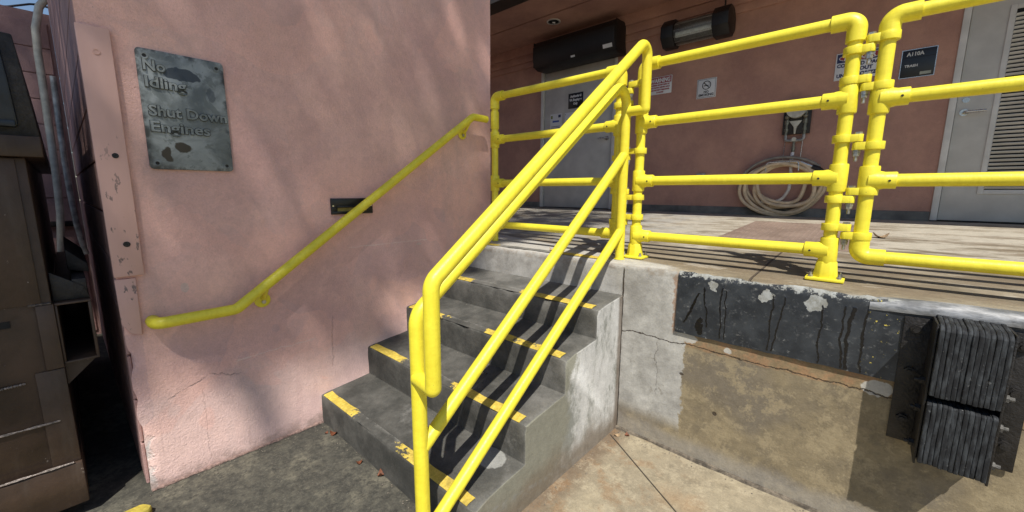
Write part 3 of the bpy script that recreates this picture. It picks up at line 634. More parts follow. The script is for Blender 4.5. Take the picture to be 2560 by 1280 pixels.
for off in (0.0, 0.0055):
    for x in xs2:
        t = 45+28*mnoise.noise(Vector((x*7, 3, 1)))+14*mnoise.noise(Vector((x*25, 3, 4))); rr = 0.0345-off
        pr_ = [(-0.0105+off, 0.645+0.004*mnoise.noise(Vector((x*14, 1, 1)))), (-0.0095+off, 0.75), (-0.0085+off, 0.85), (-0.0065+off, 0.915)]
        pr_ += [(0.028-rr*math.cos(R(a)), 0.924+rr*math.sin(R(a))) for a in (t*0.33, t*0.66, t)]
        mb.v += [Vector((x, p_[0], p_[1])) for p_ in pr_]
k = len(xs2); o = rows*k
for i in range(k-1):
    for j in range(rows-1):
        mb.f.append([i*rows+j, (i+1)*rows+j, (i+1)*rows+j+1, i*rows+j+1]); mb.f.append([o+i*rows+j+1, o+(i+1)*rows+j+1, o+(i+1)*rows+j, o+i*rows+j])
    mb.f.append([i*rows, o+i*rows, o+(i+1)*rows, (i+1)*rows]); mb.f.append([i*rows+rows-1, (i+1)*rows+rows-1, o+(i+1)*rows+rows-1, o+i*rows+rows-1])
mb.f.append([j for j in range(rows)]+[o+j for j in range(rows)][::-1]); mb.f.append([(k-1)*rows+j for j in range(rows)][::-1]+[o+(k-1)*rows+j for j in range(rows)])
tag(mb.build('painted_band', M_BAND, dock, smooth=30), 'black painted band with drips and chipped grey patches')
mb = MB(); prof = [(0.018-0.034*math.cos(a), 0.922+0.038*math.sin(a)) for a in [math.pi/2*q/7 for q in range(-1, 8)]]   # rounded steel nosing
for x in lin(0.99, 2.6, 40):
    t = min(1, (x-0.99)/0.22)
    for (y, z) in prof: mb.v.append(Vector((x, y*1.0+(1-t)*0.010-0.004+0.0015*mnoise.noise(Vector((x*20, z*20, 0))), z-(1-t)*0.012)))
k = len(prof)
for i in range(40):
    for j in range(k-1): mb.f.append([i*k+j, (i+1)*k+j, (i+1)*k+j+1, i*k+j+1])
mb.build('steel_nosing', M_EDGE, dock, smooth=60)
mb = MB(); xs3 = lin(0.0, 2.6, 70)     # broken footing edge where the front meets the yard
for x in xs3:
    w = 0.020+0.012*mnoise.noise(Vector((x*8, 0, 0))); h = 0.010+0.006*mnoise.noise(Vector((x*11, 4, 0)))
    mb.v += [Vector((x, 0.004, h+0.004)), Vector((x, -w*0.6, h)), Vector((x, -w, -0.01))]
for i in range(70):
    for j in range(2): mb.f.append([i*3+j, i*3+j+1, (i+1)*3+j+1, (i+1)*3+j])
mb.build('footing_edge', plain('dark_footing', (0.15, 0.125, 0.095), 0.9, 0, 0.6, 40, 0.5), dock)

# ------------------------------------------------------------------ stairs
stairs = thing('concrete_stairs', (XW/2, -0.55, 0), 'dark dirty concrete stairs with worn yellow nosings against the pink wall', 'stairs')
def stair_profile():
    p = []; zb = [-0.04]+ZT
    for k in range(4):
        y, z0, z1 = YR[k], zb[k], ZN[k]
        for t in (0.0, 0.3, 0.6, 0.85): p.append((y, z0+(z1-0.012-z0)*t))
        for a in (0, 30, 60, 90): p.append((y+0.012-0.012*math.cos(R(a)), z1-0.012+0.012*math.sin(R(a))))
        y2, z2 = YR[k+1], ZT[k]
        for t in (0.25, 0.5, 0.75, 0.96): p.append((y+0.012+(y2-y-0.012)*t, z1+(z2-z1)*t))
    p += [(0.006, ZT[3]), (0.02, ZT[3]+0.02)]
    return p
ps = stair_profile(); mb = MB(); npf = len(ps)
nrm = []
for i in range(npf):
    a, b = Vector(ps[max(0, i-1)]), Vector(ps[min(npf-1, i+1)]); d = (b-a).normalized(); nrm.append(Vector((-d.y, d.x)))
sxs = lin(XW-0.01, -0.010, 64)+[-0.004, 0.0]
for q, x in enumerate(sxs):
    for i, (y, z) in enumerate(ps):
        v = Vector((x*9, y*9, z*9)); e = 0.0022*mnoise.noise(v)+0.0015*mnoise.noise(v*3)
        noseish = any(abs(y-YR[k]) < 0.02 and abs(z-ZN[k]) < 0.02 for k in range(4))
        if noseish: e -= 0.014*max(0, mnoise.noise(Vector((x*19, y*30, 4.4)))-0.12); e -= 0.030*max(0, mnoise.noise(Vector((x*8, y*30, 1.4)))-0.30)
        if noseish and x > -0.05: e -= 0.006*(1+mnoise.noise(Vector((x*50, z*20, 2))))*(x+0.05)/0.05
        e -= (0.0, 0.0015, 0.006)[max(0, q-64)]
        mb.v.append(Vector((x, y+nrm[i].x*e, z+nrm[i].y*e)))
for i in range(len(sxs)-1):
    for j in range(npf-1): mb.f.append([i*npf+j, i*npf+j+1, (i+1)*npf+j+1, (i+1)*npf+j])
l0 = (len(sxs)-1)*npf; bi = len(mb.v); mb.v += [Vector((0, 0.02, -0.04))]
mb.f.append([l0+j for j in range(npf)]+[bi])
mb.build('stair_body', M_STAIR, stairs, smooth=40)
for k in range(5):                      # worn nosing stripes
    zt = ZT[k] if k < 4 else floor_z(0.07); yn = YR[k+1]-YR[k] if k < 4 else 1.0
    sl = (ZT[k]-ZN[k])/(YR[k+1]-YR[k]-0.012) if k < 4 else 0.06
    x0, x1 = (-1.245, -0.035) if k < 4 else (-1.22, -0.13)
    mb = MB(); xs4 = lin(x0, x1, 44)
    ysl = [0.004, 0.012, 0.03, 0.052] if k < 4 else [0.022, 0.035, 0.05, 0.07]
    for x in xs4:
        wv = 0.010*mnoise.noise(Vector((x*9, k*3.1, 0)))
        for j, dy in enumerate(ysl):
            y = YR[k]+dy+(wv if j == 3 else 0); zz = (ZN[k]-(0.0045 if j == 0 else 0)+sl*max(0, dy-0.012)) if k < 4 else (floor_z(dy)+(-0.002 if j == 0 else 0))
            mb.v.append(Vector((x, y, zz+0.0042)))
        mb.v.append(Vector((x, YR[k]+ysl[3]+wv, mb.v[-1].z-0.006)))
    for i in range(44):
        for j in range(4): mb.f.append([i*5+j, (i+1)*5+j, (i+1)*5+j+1, i*5+j+1])
    mb.build('nosing_stripe', M_STRIPE, stairs, smooth=60)

# ------------------------------------------------------------------ building behind the dock
bld = thing('building', (0, YB+0.2, floor_z(YB)), 'pink building behind the dock with a deep shaded canopy', 'building')
FZ = floor_z(YB)
SOF = 3.56
dl0, dl1, dlt = -3.07, -1.79, 3.215; dr0, dr1, drt = 1.345, 2.46, 3.20
for (a, b, z0, z1) in ((-6, dl0, 0.9, 3.255), (dl0, dl1, dlt, 3.255), (dl1, dr0, 0.9, 3.255), (dr0, dr1, drt, 3.255), (dr1, 6, 0.9, 3.255)):
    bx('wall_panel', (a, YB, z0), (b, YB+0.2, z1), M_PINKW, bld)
for i, (z0, z1) in enumerate(((3.255, 3.335), (3.335, 3.435), (3.435, SOF+0.02))):
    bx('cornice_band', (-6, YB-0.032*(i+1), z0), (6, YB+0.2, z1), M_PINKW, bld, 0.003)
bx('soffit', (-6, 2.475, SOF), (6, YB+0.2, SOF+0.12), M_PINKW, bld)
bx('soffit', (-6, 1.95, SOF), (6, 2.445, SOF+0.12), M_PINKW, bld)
bx('roof', (-6, 1.90, SOF+0.122), (6, YB+0.6, SOF+0.35), M_FASC, bld)
bx('fascia', (-6, 1.72, SOF-0.02), (6, 1.948, SOF+0.45), M_FASC, bld)
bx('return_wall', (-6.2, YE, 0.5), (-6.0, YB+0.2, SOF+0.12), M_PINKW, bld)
for (a, b) in ((-6, dl0-0.005), (dl1+0.005, dr0-0.005), (dr1+0.005, 6)):
    bx('base_course', (a, YB-0.022, FZ-0.03), (b, YB-0.001, 1.168), M_BASE, bld, 0.004)
def door(x0, x1, top, hx, lev, label, louver=None):
    fw = 0.045
    leaf = bx('door', (x0+fw+0.005, YB+0.022, FZ+0.012), (x1-fw-0.005, YB+0.066, top-fw-0.005), M_DOOR, bld, 0.002); tag(leaf, label)
    mb = MB().box((x0, YB-0.012, FZ), (x0+fw, YB+0.12, top)).box((x1-fw, YB-0.012, FZ), (x1, YB+0.12, top)).box((x0+fw, YB-0.012, top-fw), (x1-fw, YB+0.12, top))
    mb.build('door_frame', M_FRAME, leaf, 0.003)
    bx('door_recess', (x0+fw, YB+0.075, FZ-0.02), (x1-fw, YB+0.14, top-fw), M_GAP, leaf)
    z = lev; y = YB+0.022; d = 0.12*(1 if hx < (x0+x1)/2 else -1)
    MB().cyl((hx, y, z), (hx, y-0.012, z), 0.028, 20).tube([(hx, y-0.01, z), (hx, y-0.055, z), (hx+d, y-0.055, z)], 0.010, 12, bend=0.015).build('lever_handle', M_CHROME, leaf)
    MB().cyl((hx, y, z+0.10), (hx, y-0.01, z+0.10), 0.022, 18).build('lock_cylinder', M_CHROME, leaf)
    for hz in (FZ+0.25, FZ+1.05, top-0.30):
        px = (x0+fw+0.003) if hx > (x0+x1)/2 else (x1-fw-0.003)
        MB().cyl((px, YB+0.012, hz-0.05), (px, YB+0.012, hz+0.05), 0.008, 10).build('hinge', M_CHROME, leaf)
    if louver:
        a, b, z0, z1 = louver; f = 0.035
        MB().box((a, YB+0.012, z0), (a+f, YB+0.024, z1)).box((b-f, YB+0.012, z0), (b, YB+0.024, z1)).box((a+f, YB+0.012, z0), (b-f, YB+0.024, z0+f)).box((a+f, YB+0.012, z1-f), (b-f, YB+0.024, z1)).build('louver_frame', M_FRAME, leaf, 0.002)
        nsl = int((z1-z0-2*f)/0.032); me = None
        for i in range(nsl):
            zc = z0+f+0.016+i*0.032; c = Vector(((a+b)/2, YB+0.012, zc))
            if me is None:
                M = Matrix.Translation(c) @ Matrix.Rotation(R(-38), 4, 'X')
                me = MB().box((-(b-a)/2+f, -0.014, -0.0022), ((b-a)/2-f, 0.014, 0.0022), M).mesh('louver_slat', M_FRAME, c)
            link('louver_slat', me, c, leaf)
        bx('louver_backing', (a+f, YB+0.0195, z0+f), (b-f, YB+0.0215, z1-f), M_GAP, leaf)
    return leaf
dL = door(dl0, dl1, dlt, -1.915, 2.075, 'plain grey door under the black air curtain')
dR = door(dr0, dr1, drt, 1.445, 2.005, 'pale grey door with a tall louver', louver=(1.60, 2.24, 1.325, 2.80))
bx('threshold', (dl0, YB-0.03, FZ-0.02), (dl1, YB+0.07, FZ+0.008), M_GAP, bld, 0.003)
bx('threshold', (dr0, YB-0.03, FZ-0.02), (dr1, YB+0.07, FZ+0.008), M_GAP, bld, 0.003)

# ------------------------------------------------------------------ signs on the rear wall
def wall_sign(name, x0, x1, z0, z1, mat, label, y=YB, th=0.006, rad=0.008):
    o = MB().box((x0, y-th, z0), (x1, y-0.0005, z1)).build(name, mat, None, 0.0015); return tag(o, label, 'sign')
def wtext(parent, txt, size, x, z, mat, y, align='CENTER', bold=0.0, fit=None):
    return text_mb(txt, size, (x, y, z), RX, UZ, 0.0015, bold, align, fit).build('lettering', mat, parent, smooth=0)
s1 = wall_sign('warning_sign', -1.335, -1.047, 2.545, 2.752, M_WHITE, 'white WARNING sign with dark red header beside the stair handrail top')
bx('header', (-1.328, YB-0.0085, 2.675), (-1.054, YB-0.0062, 2.745), M_RED, s1)
wtext(s1, 'WARNING', 0.066, -1.191, 2.686, M_WHITE, YB-0.0087, fit=0.25, bold=0.003)
for i, t in enumerate(('PREMISES MONITORED BY', 'ELECTRONIC SURVEILLANCE', 'AND SECURITY PERSONNEL', '24 HOURS')):
    wtext(s1, t, 0.022, -1.191, 2.648-i*0.029, M_RED, YB-0.0062, fit=(0.24 if i < 3 else 0.09), bold=0.0012)
s2 = wall_sign('no_smoking_sign', -0.745, -0.532, 2.42, 2.636, M_WHITE, 'white NO SMOKING sign with crossed cigarette symbol')
bc = YB-0.0062
MB().box((-0.737, bc-0.0012, 2.428), (-0.540, bc, 2.431)).box((-0.737, bc-0.0012, 2.625), (-0.540, bc, 2.628)).box((-0.737, bc-0.0012, 2.431), (-0.734, bc, 2.625)).box((-0.543, bc-0.0012, 2.431), (-0.540, bc, 2.625)).build('border_line', M_INK, s2)
cxs, czs = -0.6385, 2.562
MB().ring((cxs, bc-0.0012, czs), (cxs, bc, czs), 0.049, 0.041, 32).build('ring_symbol', M_INK, s2)
Mr = Matrix.Translation((cxs, bc-0.002, czs)) @ Matrix.Rotation(R(45), 4, 'Y')
MB().box((-0.044, -0.0006, -0.0045), (0.044, 0.0006, 0.0045), Mr).build('slash_symbol', M_INK, s2)
MB().box((-0.67, bc-0.0012, 2.553), (-0.62, bc, 2.562)).box((-0.616, bc-0.0012, 2.553), (-0.608, bc, 2.562)).tube([(-0.612, bc-0.001, 2.566), (-0.606, bc-0.001, 2.578), (-0.616, bc-0.001, 2.585), (-0.612, bc-0.001, 2.594)], 0.0012, 5).build('cigarette_symbol', M_INK, s2)
wtext(s2, 'NO', 0.034, cxs, 2.478, M_INK, bc, bold=0.0012); wtext(s2, 'SMOKING', 0.036, cxs, 2.444, M_INK, bc, fit=0.165, bold=0.0012)
s3 = wall_sign('danger_sign', 0.537, 0.893, 2.405, 2.652, M_WHITE, 'white DANGER confined space sign behind the hinged yellow gate posts')
bx('header', (0.546, bc-0.0012, 2.563), (0.884, bc, 2.643), M_NAVY, s3)
e = MB(); vs = [(0.715+0.150*math.cos(2*math.pi*i/32), bc-0.0026, 2.603+0.034*math.sin(2*math.pi*i/32)) for i in range(32)]; e.add(vs+[(v[0], bc-0.0013, v[2]) for v in vs], [list(range(32))]+[(i, (i+1) % 32, 32+(i+1) % 32, 32+i) for i in range(32)]); e.build('oval', M_RED, s3)
vs2 = [(0.715+0.156*math.cos(2*math.pi*i/32), bc-0.0021, 2.603+0.038*math.sin(2*math.pi*i/32)) for i in range(32)]; MB().add(vs2+[(v[0], bc-0.0013, v[2]) for v in vs2], [list(range(32))]+[(i, (i+1) % 32, 32+(i+1) % 32, 32+i) for i in range(32)]).build('oval_rim', M_WHITE, s3)
wtext(s3, 'DANGER', 0.062, 0.715, 2.581, M_WHITE, bc-0.0027, fit=0.23, bold=0.002)
for t, z, f in (('CONFINED SPACE', 2.522, 0.33), ('KEEP OUT', 2.477, 0.20), ('UNAUTHORIZED', 2.430, 0.32)): wtext(s3, t, 0.044, 0.715, z, M_NAVY, bc, fit=f, bold=0.002)
s4 = wall_sign('room_plaque', 1.008, 1.222, 2.348, 2.578, M_PLAQ, 'black A110A TRASH plaque beside the louvered door')
MB().box((1.003, YB-0.005, 2.343), (1.227, YB-0.0005, 2.348)).box((1.003, YB-0.005, 2.578), (1.227, YB-0.0005, 2.583)).box((1.003, YB-0.005, 2.348), (1.008, YB-0.0005, 2.578)).box((1.222, YB-0.005, 2.348), (1.227, YB-0.0005, 2.578)).build('plaque_frame', M_CHROME, s4)
bx('divider', (1.01, YB-0.0068, 2.510), (1.22, YB-0.0062, 2.513), M_GAP, s4)
wtext(s4, 'A110A', 0.042, 1.035, 2.528, M_PLAQT, YB-0.0063, 'LEFT', 0.0016, 0.112); wtext(s4, 'TRASH', 0.028, 1.03, 2.435, M_PLAQT, YB-0.0063, 'LEFT', 0.0012, 0.085)
bx('label_strip', (1.135, YB-0.0072, 2.362), (1.205, YB-0.0062, 2.386), plain('pale_label', (0.38, 0.40, 0.33), 0.6), s4)
yl = YB+0.022
s5 = wall_sign('door_sign', -2.578, -2.325, 2.545, 2.757, M_PLAQ, 'black Authorized Employee Only sign on the grey door', y=yl)
for t, z, f in (('Authorized', 2.700, 0.19), ('VA Employee', 2.648, 0.215), ('Only', 2.596, 0.075)): wtext(s5, t, 0.044, -2.4515, z, M_PAPER, yl-0.0063, fit=f, bold=0.0024)
def notice(x0, x1, z0, z1, label, marks):
    o = tag(bx('notice', (x0, yl-0.004, z0), (x1, yl-0.0005, z1), M_PAPER), label, 'notice', 'notices on the grey door')
    for (a, b, c, d, m) in marks: bx('print', (x0+a, yl-0.0048, z0+c), (x0+b, yl-0.0042, z0+d), m, o)
lines = [(0.02, 0.18, 0.02+0.02*i, 0.027+0.02*i, M_INK) for i in range(3)]
notice(-2.905, -2.692, 2.255, 2.505, 'white notice with blue heading and green logo on the grey door', [(0.15, 0.195, 0.19, 0.23, M_NAVY), (0.012, 0.045, 0.18, 0.225, M_GREEN), (0.045, 0.165, 0.125, 0.150, M_BLUE)]+lines)
notice(-2.637, -2.475, 2.285, 2.495, 'white curling notice with blue corner on the grey door', [(0.125, 0.158, 0.09, 0.16, M_BLUE), (0.01, 0.02, 0.18, 0.19, M_INK)]+[(0.03, 0.11, 0.03+0.02*i, 0.035+0.02*i, M_INK) for i in range(5)])
notice(-2.40, -2.31, 2.29, 2.50, 'narrow white notice half behind the stair handrail', [(0.015, 0.07, 0.04+0.02*i, 0.045+0.02*i, M_INK) for i in range(4)])

# ------------------------------------------------------------------ air curtain, heater, downlight
ac = thing('air_curtain', (-2.32, 3.02, 3.08), 'long black air curtain unit mounted above the grey door', 'air curtain')
MB().prism([(YB-0.098, 3.48), (2.90, 3.46), (2.845, 3.38), (2.845, 3.20), (2.88, 3.115), (2.96, 3.085), (YB-0.014, 3.10)], 'x', -2.965, -1.665).build('housing', M_BLACK, ac, 0.006)
bx('end_cap', (-2.975, 2.87, 3.12), (-2.966, YB-0.07, 3.46), M_BLACK, ac, 0.003); bx('end_cap', (-1.664, 2.87, 3.12), (-1.655, YB-0.07, 3.46), M_BLACK, ac, 0.003)
def decal(x0, x1, t0, t1, m):   # stickers on the sloped lower front
    a, b = Vector((0, 2.845, 3.20)), Vector((0, 2.88, 3.115)); d = b-a; nrm_ = Vector((0, -1, -0.41)).normalized()
    vs = []
    for off in (0.0022, 0.0007):
        for (x, t) in ((x0, t0), (x1, t0), (x1, t1), (x0, t1)): vs.append(Vector((x, a.y+d.y*t, a.z+d.z*t))+nrm_*off)
    MB().add(vs, [(0,1,2,3),(7,6,5,4),(0,4,5,1),(1,5,6,2),(2,6,7,3),(3,7,4,0)]).build('sticker', m, ac)
decal(-1.83, -1.70, 0.25, 0.75, M_PAPER); decal(-2.32, -2.255, 0.55, 0.8, M_PAPER)
ht = thing('heater', (-0.71, 3.0, 2.99), 'black infrared heater with wire grille high on the wall', 'heater')
def octo(c, r): return [(c[0]+r*math.cos(R(22.5+45*i)), c[1]+r*math.sin(R(22.5+45*i))) for i in range(8)]
hc = (3.0, 3.135)
MB().prism(octo(hc, 0.158), 'x', -1.085, -0.945).build('end_housing', M_BLACK, ht, 0.006); MB().prism(octo(hc, 0.158), 'x', -0.535, -0.370).build('end_housing', M_BLACK, ht, 0.006)
mb = MB()
for i in range(34):
    x = -0.935+i*0.0118; mb.tube([(x, hc[0]+0.125*math.cos(R(a)), hc[1]+0.125*math.sin(R(a))) for a in range(140, 311, 17)], 0.0016, 4)
for a in (150, 180, 210, 240, 270, 300): mb.cyl((-0.946, hc[0]+0.125*math.cos(R(a)), hc[1]+0.125*math.sin(R(a))), (-0.534, hc[0]+0.125*math.cos(R(a)), hc[1]+0.125*math.sin(R(a))), 0.0018, 5)
mb.build('wire_guard', M_BOLT, ht)
MB().tube([(-0.945, hc[0]-0.03, hc[1]-0.02), (-0.535, hc[0]-0.03, hc[1]-0.02)], 0.030, 14).build('lamp_tube', M_REFL, ht)
mb = MB(); arc = [(hc[0]+0.12*math.cos(R(a)), hc[1]+0.12*math.sin(R(a))) for a in range(-50, 141, 19)]; arc2 = [(hc[0]+0.112*math.cos(R(a)), hc[1]+0.112*math.sin(R(a))) for a in range(140, -51, -19)]
mb.prism(arc+arc2, 'x', -0.944, -0.536); mb.build('reflector', plain('dull_reflector', (0.20, 0.21, 0.20), 0.35, 0.7, 0.3, 20), ht)
MB().tube([(-0.45, 3.0, 3.27), (-0.45, 3.0, 3.40), (-0.45, 3.1, 3.545)], 0.009, 8, bend=0.03).build('hanger', M_BLACK, ht); MB().box((-1.05, 3.07, 3.13), (-0.98, YB-0.001, 3.17)).box((-0.48, 3.07, 3.13), (-0.41, YB-0.001, 3.17)).build('bracket', M_BLACK, ht)
dlx, dly = -2.46, 2.655
dlt_ = thing('downlight', (dlx, dly, SOF-0.012), 'round recessed downlight in the canopy soffit', 'light')
MB().ring((dlx, dly, SOF-0.010), (dlx, dly, SOF-0.0005), 0.092, 0.078, 32).build('trim_ring', M_FRAME, dlt_)
MB().ring((dlx, dly, SOF-0.009), (dlx, dly, SOF-0.0005), 0.0775, 0.066, 32).build('baffle', M_CHROME, dlt_)
MB().cyl((dlx, dly, SOF-0.004), (dlx, dly, SOF-0.0008), 0.064, 24).build('aperture', M_GAP, dlt_)
MB().tube([(dlx-0.02, dly, SOF-0.008), (dlx+0.0, dly+0.03, SOF-0.008)], 0.010, 8).build('lamp', M_PAPER, dlt_)

# ------------------------------------------------------------------ hose and tap on the rear wall
hx0, hz0 = 0.195, 1.365
hose = thing('hose', (hx0, YB-0.08, FZ), 'coiled beige water hose hanging below the wall tap', 'hose')
def loop(cx, cz, rx, rz, y0, y1, r, mat, a0=0, a1=360, wob=0.01, ph=0.0):
    pts = []
    for i in range(49):
        a = R(a0+(a1-a0)*i/48)
        pts.append((cx+rx*math.cos(a)+wob*math.sin(3*a+ph), y0+(y1-y0)*(0.5-0.5*math.cos(a+ph)), cz+rz*math.sin(a)+wob*math.cos(2*a+ph)))
    return MB().tube(pts, r, 10, caps=(abs(a1-a0) < 359)).build('hose_loop', mat, hose)
for q, (dx, rx, rz, ya, yb, wb) in enumerate(((0.0, 0.372, 0.264, 0.050, 0.085, 0.010), (0.03, 0.335, 0.258, 0.072, 0.112, 0.018), (0.015, 0.318, 0.238, 0.045, 0.078, 0.022), (0.05, 0.262, 0.226, 0.092, 0.118, 0.016), (0.01, 0.236, 0.198, 0.055, 0.088, 0.024), (0.065, 0.290, 0.250, 0.100, 0.070, 0.014))):
    loop(hx0+dx, 1.632-rz, rx, rz, YB-ya, YB-yb, 0.0185, M_HOSE, wob=wb, ph=q*1.3)
loop(hx0+0.01, hz0+0.035, 0.395, 0.300, YB-0.095, YB-0.070, 0.0145, M_HOSED, a0=38, a1=190, wob=0.004)
MB().tube([(0.268, YB-0.05, 1.63), (0.285, YB-0.06, 1.50), (0.280, YB-0.07, 1.36), (0.235, YB-0.07, 1.265), (0.15, YB-0.075, 1.225), (0.04, YB-0.08, 1.232)], 0.0150, 10, bend=0.12).build('hose_tail', plain('pale_hose', (0.55, 0.52, 0.47), 0.5), hose)
nz1 = Vector((0.36, YB-0.10, 1.64)); MB().tube([nz1, nz1+Vector((0.07, 0, -0.035)), nz1+Vector((0.10, 0, -0.05))], [0.017, 0.019, 0.015], 12).build('coupling', M_CHROME, hose)
MB().tube([nz1+Vector((0.10, 0, -0.05)), nz1+Vector((0.15, 0, -0.075)), nz1+Vector((0.20, 0, -0.11)), nz1+Vector((0.215, 0, -0.125))], [0.022, 0.028, 0.018, 0.016], 12).build('spray_nozzle', M_BLACK, hose)
tap = thing('wall_tap', (0.274, YB-0.05, 1.60), 'plumbed hose tap with brass valves and white pipe on the rear wall', 'tap')
for sx in (0.196, 0.352):
    MB().tube([(sx, YB-0.035, 2.16), (sx, YB-0.035, 1.915)], 0.013, 10).build('supply_pipe', M_BRASS, tap)
    MB().cyl((sx, YB-0.035, 2.07), (sx, YB-0.035, 2.03), 0.021, 8).cyl((sx, YB-0.035, 1.985), (sx, YB-0.035, 1.96), 0.020, 8).sphere((sx, YB-0.055, 2.10), 0.022).build('valve', M_BRASS, tap)
MB().tube([(0.196, YB-0.035, 1.92), (0.196, YB-0.035, 1.865), (0.352, YB-0.035, 1.865), (0.352, YB-0.035, 1.92)], 0.014, 10, bend=0.03).build('mixing_pipe', M_FLEX, tap)
MB().cyl((0.274, YB-0.035, 1.875), (0.274, YB-0.062, 1.875), 0.020, 14).build('mixing_valve', M_PVC, tap)
MB().tube([(0.274, YB-0.035, 1.86), (0.274, YB-0.038, 1.72)], 0.012, 10).cyl((0.274, YB-0.036, 1.80), (0.274, YB-0.036, 1.76), 0.018, 8).build('down_pipe', M_BRASS, tap)
MB().tube([(0.274, YB-0.038, 1.745), (0.268, YB-0.045, 1.64)], 0.0155, 12).build('white_pipe', M_PAPER, tap)
MB().cyl((0.2745, YB-0.038, 1.712), (0.2735, YB-0.039, 1.704), 0.017, 12).build('black_clamp', M_BLACK, tap)
MB().cyl((0.27, YB-0.02, 2.17), (0.27, YB-0.09, 2.17), 0.085, 24).build('round_cover', M_PVC, tap)
MB().prism([(0.215, 2.06), (0.325, 2.06), (0.285, 2.00), (0.278, 1.93), (0.266, 1.93), (0.258, 2.00)], 'y', YB-0.05, YB-0.035).build('bracket_plate', M_PVC, tap, 0.002)
MB().box((0.16, YB-0.034, 1.93), (0.395, YB-0.0005, 2.27)).build('back_plate', M_DARKST, tap, 0.002)
for sx in (0.19, 0.34): MB().tube([(sx+0.005, YB-0.02, 1.95), (sx, YB-0.02, 1.67)], 0.004, 6).build('rod', M_CHROME, tap)
MB().tube([(0.06, YB-0.12, 1.55), (0.065, YB-0.12, 1.645), (0.345, YB-0.12, 1.645), (0.35, YB-0.12, 1.55)], 0.006, 8, bend=0.03).tube([(0.15, YB-0.12, 1.645), (0.15, YB-0.001, 1.655)], 0.006, 8).tube([(0.27, YB-0.12, 1.645), (0.27, YB-0.001, 1.655)], 0.006, 8).build('hose_hanger', M_CHROME, tap)

ob = thing('outlet_box', (-0.62, YB, 1.49), 'small grey outlet box low on the rear wall', 'outlet')
bx('box', (-0.665, YB-0.03, 1.475), (-0.575, YB-0.0005, 1.55), M_BASE, ob, 0.003); bx('cover', (-0.67, YB-0.034, 1.47), (-0.57, YB-0.0305, 1.555), M_FLEX, ob, 0.001)
# ------------------------------------------------------------------ ribbed plate in the dock floor
fp = thing('floor_plate', (0.48, 1.75, floor_z(1.75)), 'brown ribbed steel plate set in the dock floor', 'floor plate')
def fpz(y, d): return floor_z(y)+d
mb = MB(); mb.add([(0.13, 1.02, fpz(1.02, 0.004)), (0.95, 1.02, fpz(1.02, 0.004)), (0.95, 2.48, fpz(2.48, 0.004)), (0.13, 2.48, fpz(2.48, 0.004)), (0.13, 1.02, fpz(1.02, -0.01)), (0.95, 1.02, fpz(1.02, -0.01)), (0.95, 2.48, fpz(2.48, -0.01)), (0.13, 2.48, fpz(2.48, -0.01))], [(0,1,2,3),(7,6,5,4),(0,4,5,1),(1,5,6,2),(2,6,7,3),(3,7,4,0)]); mb.build('plate', M_PLATE, fp)
me = None
for i in range(22):
    x = 0.165+i*0.0362; c = Vector((x, 1.75, fpz(1.75, 0.0065)))
    if me is None:
        m = MB(); m.add([(x-0.008, 1.05, fpz(1.05, 0.004)), (x+0.008, 1.05, fpz(1.05, 0.004)), (x+0.008, 2.45, fpz(2.45, 0.004)), (x-0.008, 2.45, fpz(2.45, 0.004)), (x-0.004, 1.05, fpz(1.05, 0.009)), (x+0.004, 1.05, fpz(1.05, 0.009)), (x+0.004, 2.45, fpz(2.45, 0.009)), (x-0.004, 2.45, fpz(2.45, 0.009))], [(4,5,6,7),(0,1,5,4),(1,2,6,5),(2,3,7,6),(3,0,4,7)])
        me = m.mesh('rib', M_PLATE, c)
    link('rib', me, c, fp)

# ------------------------------------------------------------------ pipe railings
RP, RFIT = 0.0243, 0.0325
ZR = [1.087, 1.390, 1.700, 1.996]
def pipe(parent, name, pts, r=RP, bend=0.0, n=20): return MB().tube(pts, r, n, bend=bend).build(name, M_YEL, parent)
def tee(parent, x, z, dirx, y=YF):
    mb = MB().tube([(x, y, z-0.056), (x, y, z-0.052), (x, y, z+0.052), (x, y, z+0.056)], [0.0308, RFIT, RFIT, 0.0308], 22)
    mb.tube([(x, y, z), (x+dirx*0.030, y, z), (x+dirx*0.048, y, z), (x+dirx*0.080, y, z), (x+dirx*0.083, y, z)], [0.038, 0.037, RFIT, RFIT, 0.0308], 22)
    o = mb.build('tee_fitting', M_YEL, parent)
    MB().cyl((x+dirx*0.062, y-RFIT+0.001, z-0.002), (x+dirx*0.062, y-RFIT-0.0012, z-0.002), 0.0042, 10).build('set_screw', M_DARKST, o)
    return o
def elbow(parent, x, z, dx, dz, y=YF, l=0.082):
    mb = MB().tube([(x, y, z+dz*l), (x, y, z), (x+dx*l, y, z)], RFIT, 22, bend=0.036, bn=10)
    return mb.build('elbow_fitting', M_YEL, parent)
def sleeve(parent, x, z0, z1, y=YF): return MB().tube([(x, y, z0), (x, y, z0+0.003), (x, y, z1-0.003), (x, y, z1)], [0.028, 0.030, 0.030, 0.028], 20).build('sleeve', M_YEL, parent)
